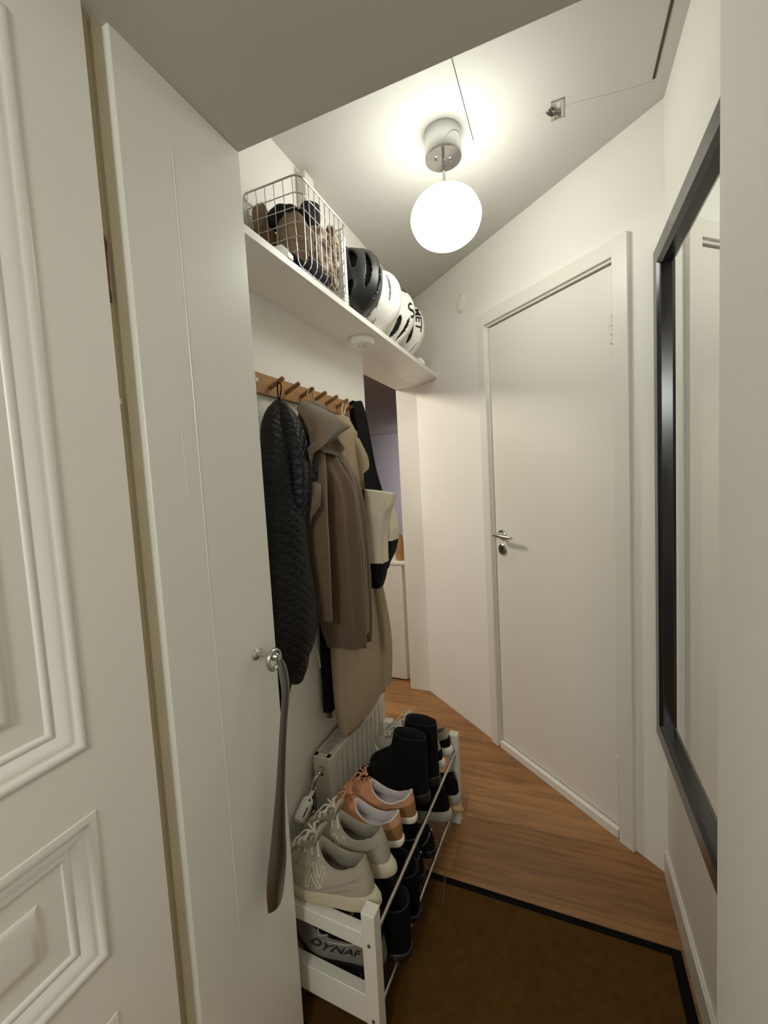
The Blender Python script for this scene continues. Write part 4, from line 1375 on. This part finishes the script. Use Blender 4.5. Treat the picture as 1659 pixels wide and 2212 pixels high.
        for sg in (-1, 1):
            lp_ = [kn, kn + Vector((sg * 0.018, 0.012, 0.012)) * bow, kn + Vector((sg * 0.040, 0.012, 0.004)) * bow, kn + Vector((sg * 0.034, 0.028, -0.006)) * bow, kn + Vector((sg * 0.010, 0.012, 0.002)) * bow, kn]
            mb.tube(spline(lp_, 6), laceR, 6, flat=0.7)
            mb.tube(spline([kn, kn + Vector((sg * 0.012, 0.030, 0.006)) * bow, kn + Vector((sg * 0.030, 0.048, -0.010)) * bow], 6), laceR, 6, flat=0.7)
        mb.lathe([(0, -0.005), (0.005, -0.003), (0.006, 0.0), (0.005, 0.003), (0, 0.005)], c=kn, n=10)
        mb.build('laces', mats['lace'], root, smooth=50)
    if letter:
        letter(root, surf, norm)
    return root


RC, RS = math.cos(ang), math.sin(ang)


def on_rack(u, v, z):
    """u: from the front posts towards the wall, v: along the rack"""
    x, y = -u, v
    return (RK.x + x * RC - y * RS, RK.y + x * RS + y * RC, z)


TOWALL = PI / 2 + ang          # toe direction -X


def letter_n(side):
    def fn(root, surf, norm):
        # a double-outlined capital letter sewn on the side of the shoe
        # (y, z) on the side of the upper -> nearest surface point
        grid = [(surf(side * f, s_), side * f, s_) for f in [0.5 + 2.2 * i / 70 for i in range(71)] for s_ in [0.85 * j / 34 for j in range(35)]]

        def q(a, b):
            ty, tz = 0.148 - a * 0.105, 0.049 + (b - 0.18) * 0.118
            p, f, s_ = min(grid, key=lambda g: (g[0].y - ty) ** 2 + (g[0].z - tz) ** 2)
            return Vector((p.x, ty, tz)) + norm(f, s_) * 0.0018
        mb = MB()
        for (p0, p1) in (((-0.22, 0.18), (-0.13, 0.56)), ((-0.13, 0.56), (0.20, 0.20)), ((0.20, 0.20), (0.27, 0.58)), ((-0.15, 0.17), (-0.09, 0.40)), ((-0.09, 0.40), (0.10, 0.19)), ((0.13, 0.38), (0.20, 0.60)), ((-0.05, 0.58), (0.13, 0.38)), ((-0.22, 0.18), (-0.15, 0.17)), ((-0.13, 0.56), (-0.05, 0.58)), ((0.20, 0.60), (0.27, 0.58)), ((0.10, 0.19), (0.20, 0.20))):
            mb.tube([q(p0[0] + (p1[0] - p0[0]) * t / 5, p0[1] + (p1[1] - p0[1]) * t / 5) for t in range(6)], 0.0014, 6)
        mb.build('letter_emblem', M['lace_white'], root)
        for sg in (-1, 1):
            for sm in (((2.75, 0.62), (2.3, 0.50), (1.9, 0.30), (1.6, 0.10)), ((0.66, 0.62), (0.78, 0.48), (0.74, 0.30), (0.80, 0.06)), ((2.5, 0.30), (2.1, 0.16), (1.8, 0.06)), ((0.42, 0.50), (0.60, 0.40), (0.95, 0.52), (1.2, 0.66))):
                pts = spline([(a, b, 0) for a, b in sm], 8)
                MB().tube([surf(sg * p.x, p.y) + norm(sg * p.x, p.y) * 0.0012 for p in pts], 0.0013, 6).build('seam', M['lining'], root)
    return fn


WM = dict(upper=M['shoe_white'], lining=M['lining'], sole=M['sole_cream'], lace=M['lace_white'])
TZ = 0.318
for k, (u, v, lab) in enumerate(((0.012, 0.050, 'off-white chunky trainer nearest the viewer on the upper tier'), (0.010, 0.146, 'off-white chunky trainer between its twin and the peach shoes'))):
    shoe('sneaker', lab, on_rack(u, v, TZ), TOWALL, L=0.284, W=0.106, sole=0.034, heel=0.046, flare=0.016, toe_h=0.054, collar=(0.094, 0.066, 0.032), cz=(0.134, 0.094, 0.126), mats=WM, group='shoes on the upper tier', letter=letter_n(-1), mirror=1 if k else -1, bow=0.8)
PM = dict(upper=M['peach'], panel=M['peach_dark'], lining=M['lining_lilac'], sole=M['sole_white'], lace=M['peach_lace'], tongue=M['peach'])
for k, (u, v, lab) in enumerate(((0.015, 0.252, 'peach lace-up shoe beside the off-white trainers'), (0.008, 0.345, 'peach lace-up shoe next to the tall black boots'))):
    shoe('sneaker', lab, on_rack(u, v, TZ - 0.004), TOWALL, L=0.272, W=0.094, sole=0.022, heel=0.024, flare=0.0, toe_h=0.040, collar=(0.090, 0.072, 0.031), cz=(0.098, 0.058, 0.100), mats=PM, group='shoes on the upper tier', heel_panel=True, mirror=1 if k else -1, tongue=False, bow=0.9)


def boot_extras(root, surf, norm):
    mb = MB()
    p = surf(PI * 0.75, 0.97) + norm(PI * 0.75, 0.97) * 0.003
    z = Vector((0, 0, 1))
    pts = [p + z * 0.006, p + Vector((0.003, 0.004, -0.006)), p + Vector((0.002, 0.003, -0.026)), p + Vector((0, -0.004, -0.028)), p + Vector((-0.001, -0.005, -0.004)), p + z * 0.006]
    mb.tube(spline(pts, 4), 0.0015, 6)
    pull_mb = mb
    mb = MB()
    rr2 = [surf(PI * 0.72, s) + norm(PI * 0.72, s) * 0.0008 for s in [0.1 + 0.88 * k / 20 for k in range(21)]]
    mb.tube(rr2, 0.0012, 6)
    zip_o = mb.build('zip', M['darksteel'], root)
    pull_mb.build('zip_pull', M['steel'], zip_o)


BM = dict(upper=M['suede'], lining=M['dark'], sole=M['black'], lace=M['black'])
for k, (u, v, lab) in enumerate(((-0.006, 0.435, 'tall black ankle boot nearest the peach shoes'), (-0.014, 0.525, 'tall black ankle boot with a metal zip pull, behind its twin'))):
    shoe('ankle_boot', lab, on_rack(u, v, TZ), TOWALL, L=0.275, W=0.096, sole=0.020, heel=0.036, toe_h=0.046, collar=(0.066, 0.054, 0.034), cz=(0.226, 0.222, 0.218), mats=BM, laces=False, shaft=True, group='shoes on the upper tier', letter=boot_extras, category='boot', mirror=1 if k else -1, tilt=0.0)
FM = dict(upper=M['shoe_white'], panel=M['suede'], lining=M['lining'], sole=M['sole_white'], lace=M['lace_white'], toe=M['shoe_white'])
for k, (u, v, lab) in enumerate(((0.0, 0.612, 'white trainer with black heel just behind the black boots'), (-0.006, 0.695, 'white trainer with black heel at the far end of the upper tier'))):
    shoe('sneaker', lab, on_rack(u, v, TZ), TOWALL, L=0.28, W=0.092, sole=0.026, heel=0.034, flare=0.006, toe_h=0.044, collar=(0.088, 0.064, 0.030), cz=(0.108, 0.070, 0.100), mats=FM, group='shoes on the upper tier', mirror=1 if k else -1)

# lower tier
LZ = 0.122


def trail_text(root, surf, norm):
    def fn(x, y):
        f = -(1.62 + x * 1.25)
        s = 0.27 + y * 0.95
        return surf(f, s) + norm(f, s) * 0.002
    mapped_text('DYNAF', 0.26, lambda x, y: fn(x * 1.0, y), 0.004, 0.2).build('lettering', M['ink'], root, smooth=0)
    mb = MB()
    zig = [(-0.8, 0.62), (-1.15, 0.44), (-1.27, 0.58), (-1.42, 0.42), (-1.8, 0.46), (-2.4, 0.58)]
    mb.tube([surf(f, s) + norm(f, s) * 0.0015 for f, s in zig], 0.002, 6)
    mb.build('zigzag_trim', M['grey_sole'], root)
    mb = MB()
    FI2 = [2 * PI * k / 64 for k in range(64)]
    mb.loft([[surf(f, s + 0.03 * math.sin(3 * f)) + norm(f, s) * 0.0009 for f in FI2] for s in (0.50, 0.62, 0.74, 0.86, 0.94)], True, False, False)
    mb.build('black_collar_band', M['suede'], root, smooth=60)


GM = dict(upper=M['greyshoe'], panel=M['greyshoe'], toe=M['greyshoe'], lining=M['dark'], sole=M['black'], lace=M['black'], tongue=M['black'])
shoe('trail_shoe', 'grey and black trail shoe with lettering, nearest on the lower tier', on_rack(0.0, 0.075, LZ), TOWALL, L=0.285, W=0.105, sole=0.022, heel=0.030, toe_h=0.06, collar=(0.09, 0.062, 0.036), cz=(0.135, 0.115, 0.125), mats=GM, group='shoes on the lower tier', letter=trail_text, mirror=-1)
FB_ = dict(upper=M['fleece'], lining=M['dark'], sole=M['black'], lace=M['black'])
for k, (u, v, lab) in enumerate(((-0.045, 0.135, 'black fleecy boot sticking out of the lower tier near the front leg'), (-0.035, 0.235, 'black fleecy boot on the lower tier, second from the near end'))):
    shoe('winter_boot', lab, on_rack(u, v, LZ - 0.004), TOWALL, L=0.29, W=0.118, sole=0.020, heel=0.022, toe_h=0.066, collar=(0.090, 0.080, 0.052), cz=(0.156, 0.150, 0.146), bulge=1.10, mats=FB_, laces=False, shaft=True, group='shoes on the lower tier', category='boot', mirror=1 if k else -1)


def strappy(root, surf, norm):
    for (f0, s0, f1, s1) in ((0.5, 0.3, 1.4, 0.8), (1.0, 0.2, 2.0, 0.8), (1.6, 0.3, 2.5, 0.7), (-0.5, 0.3, -1.4, 0.8), (-1.2, 0.2, -2.1, 0.8), (2.3, 0.2, 3.0, 0.75), (-2.4, 0.3, -3.0, 0.8)):
        mb = MB().tube([surf(f0 + (f1 - f0) * t / 6, s0 + (s1 - s0) * t / 6) + norm(f0 + (f1 - f0) * t / 6, s0 + (s1 - s0) * t / 6) * 0.002 for t in range(7)], 0.0042, 6, flat=0.5)
        mb.build('silver_strap', M['silver'], root)


SM = dict(upper=M['suede'], panel=M['suede'], toe=M['suede'], lining=M['dark'], sole=M['black'], lace=M['silver'])
for k, (u, v, lab) in enumerate(((-0.010, 0.345, 'black sports shoe with silver stripes in the middle of the lower tier'), (-0.014, 0.440, 'black sports shoe with silver stripes, farther one of its pair'))):
    shoe('sneaker', lab, on_rack(u, v, LZ), TOWALL, L=0.275, W=0.092, sole=0.020, heel=0.028, toe_h=0.042, collar=(0.088, 0.062, 0.031), cz=(0.105, 0.070, 0.098), mats=SM, group='shoes on the lower tier', letter=strappy, mirror=1 if k else -1, bow=1.1)
KM = dict(upper=M['suede'], panel=M['suede'], toe=M['suede'], lining=M['dark'], sole=M['grey_sole'], lace=M['black'])
for k, (u, v, lab) in enumerate(((-0.020, 0.605, 'black shoe with a pale grey sole on the lower tier, nearer of its pair'), (-0.030, 0.695, 'black shoe with a pale grey sole at the far end of the lower tier'))):
    shoe('sneaker', lab, on_rack(u, v, LZ), TOWALL, L=0.28, W=0.092, sole=0.032, heel=0.044, flare=0.006, toe_h=0.046, collar=(0.088, 0.062, 0.031), cz=(0.120, 0.085, 0.120), mats=KM, group='shoes on the lower tier', mirror=1 if k else -1)

# wooden handled rod sticking out under the far black shoes
wr_ = thing('wooden_handle', 'rounded tan wooden handle poking out at the far end of the lower tier', 'handle', on_rack(-0.005, 0.655, 0.108))
mb = MB().tube([(-0.16, -0.02, 0.010), (-0.06, 0.0, 0.010), (-0.01, 0.006, 0.010), (0.01, 0.010, 0.011), (0.026, 0.013, 0.012), (0.040, 0.015, 0.012), (0.047, 0.016, 0.012)], [0.006, 0.006, 0.007, 0.012, 0.0135, 0.010, 0.003], 14)
mb.build('handle', M['tanwood'], wr_)
# loose dark lace hanging over the lower rod
mb = MB().tube(spline([on_rack(0.05, 0.47, 0.175), on_rack(0.0, 0.46, 0.165), on_rack(-0.030, 0.45, 0.145), on_rack(-0.048, 0.43, 0.10), on_rack(-0.050, 0.40, 0.045), on_rack(-0.052, 0.385, 0.016)], 6), 0.0016, 6)
o = mb.build('shoelace', M['brownknit'])
tag(o, 'thin dark lace trailing over the lower front rod towards the floor', 'shoelace')

# ------------------------------------------------------------------ door mat
mt = thing('door_mat', 'dark brown doormat with a black border on the oak floor', 'door mat', (-0.227, 1.058, 0))
MX0, MX1, MYa, MYb = -0.742, 0.288, 0.786, 1.330
bw = 0.028
lx, ly = mt.location.x, mt.location.y
mb = MB()
prof = [(0.0, 0.0), (0.0, 0.004), (0.004, 0.007), (bw - 0.004, 0.007), (bw, 0.004), (bw, 0.001)]
mb.loft([[(MX0 + e - lx, MYa + e - ly, z), (MX1 - e - lx, MYa + e - ly, z), (MX1 - e - lx, MYb - e - ly, z), (MX0 + e - lx, MYb - e - ly, z)] for e, z in prof], True, True, False)
mb.build('rubber_border', M['matborder'], mt, smooth=30)
mb = MB().box(MX0 + bw - lx, MX1 - bw - lx, MYa + bw - ly, MYb - bw - ly, 0.001, 0.010)
mb.build('pile', M['pile'], mt, smooth=0, bevel=0.002)

# ------------------------------------------------------------------ far room furniture
cb2 = thing('low_cabinet', 'low white cabinet in the room beyond the passage', 'cabinet', (-1.30, 2.86, 0))
mb = MB().box(-0.32, 0.290, -0.20, 0.20, 0.010, 0.815)
mb.build('front', M['white_wood'], cb2, bevel=0.003)
mb = MB().box(-0.33, 0.345, -0.205, 0.21, 0.815, 0.832)
mb.build('top', M['white_wood'], cb2, bevel=0.002)
mb = MB().box(-0.32, 0.335, -0.17, 0.19, 0.0, 0.815)
mb.build('side_panel', M['white_wood'], cb2)
vs = thing('brown_vase', 'small brown vase standing on the low white cabinet in the far room', 'vase', (-1.045, 2.74, 0.832))
mb = MB().lathe([(0, 0), (0.030, 0), (0.036, 0.03), (0.036, 0.10), (0.026, 0.15), (0.020, 0.17), (0.022, 0.18), (0, 0.18)], n=28)
mb.build('body', M['hookwood'], vs)
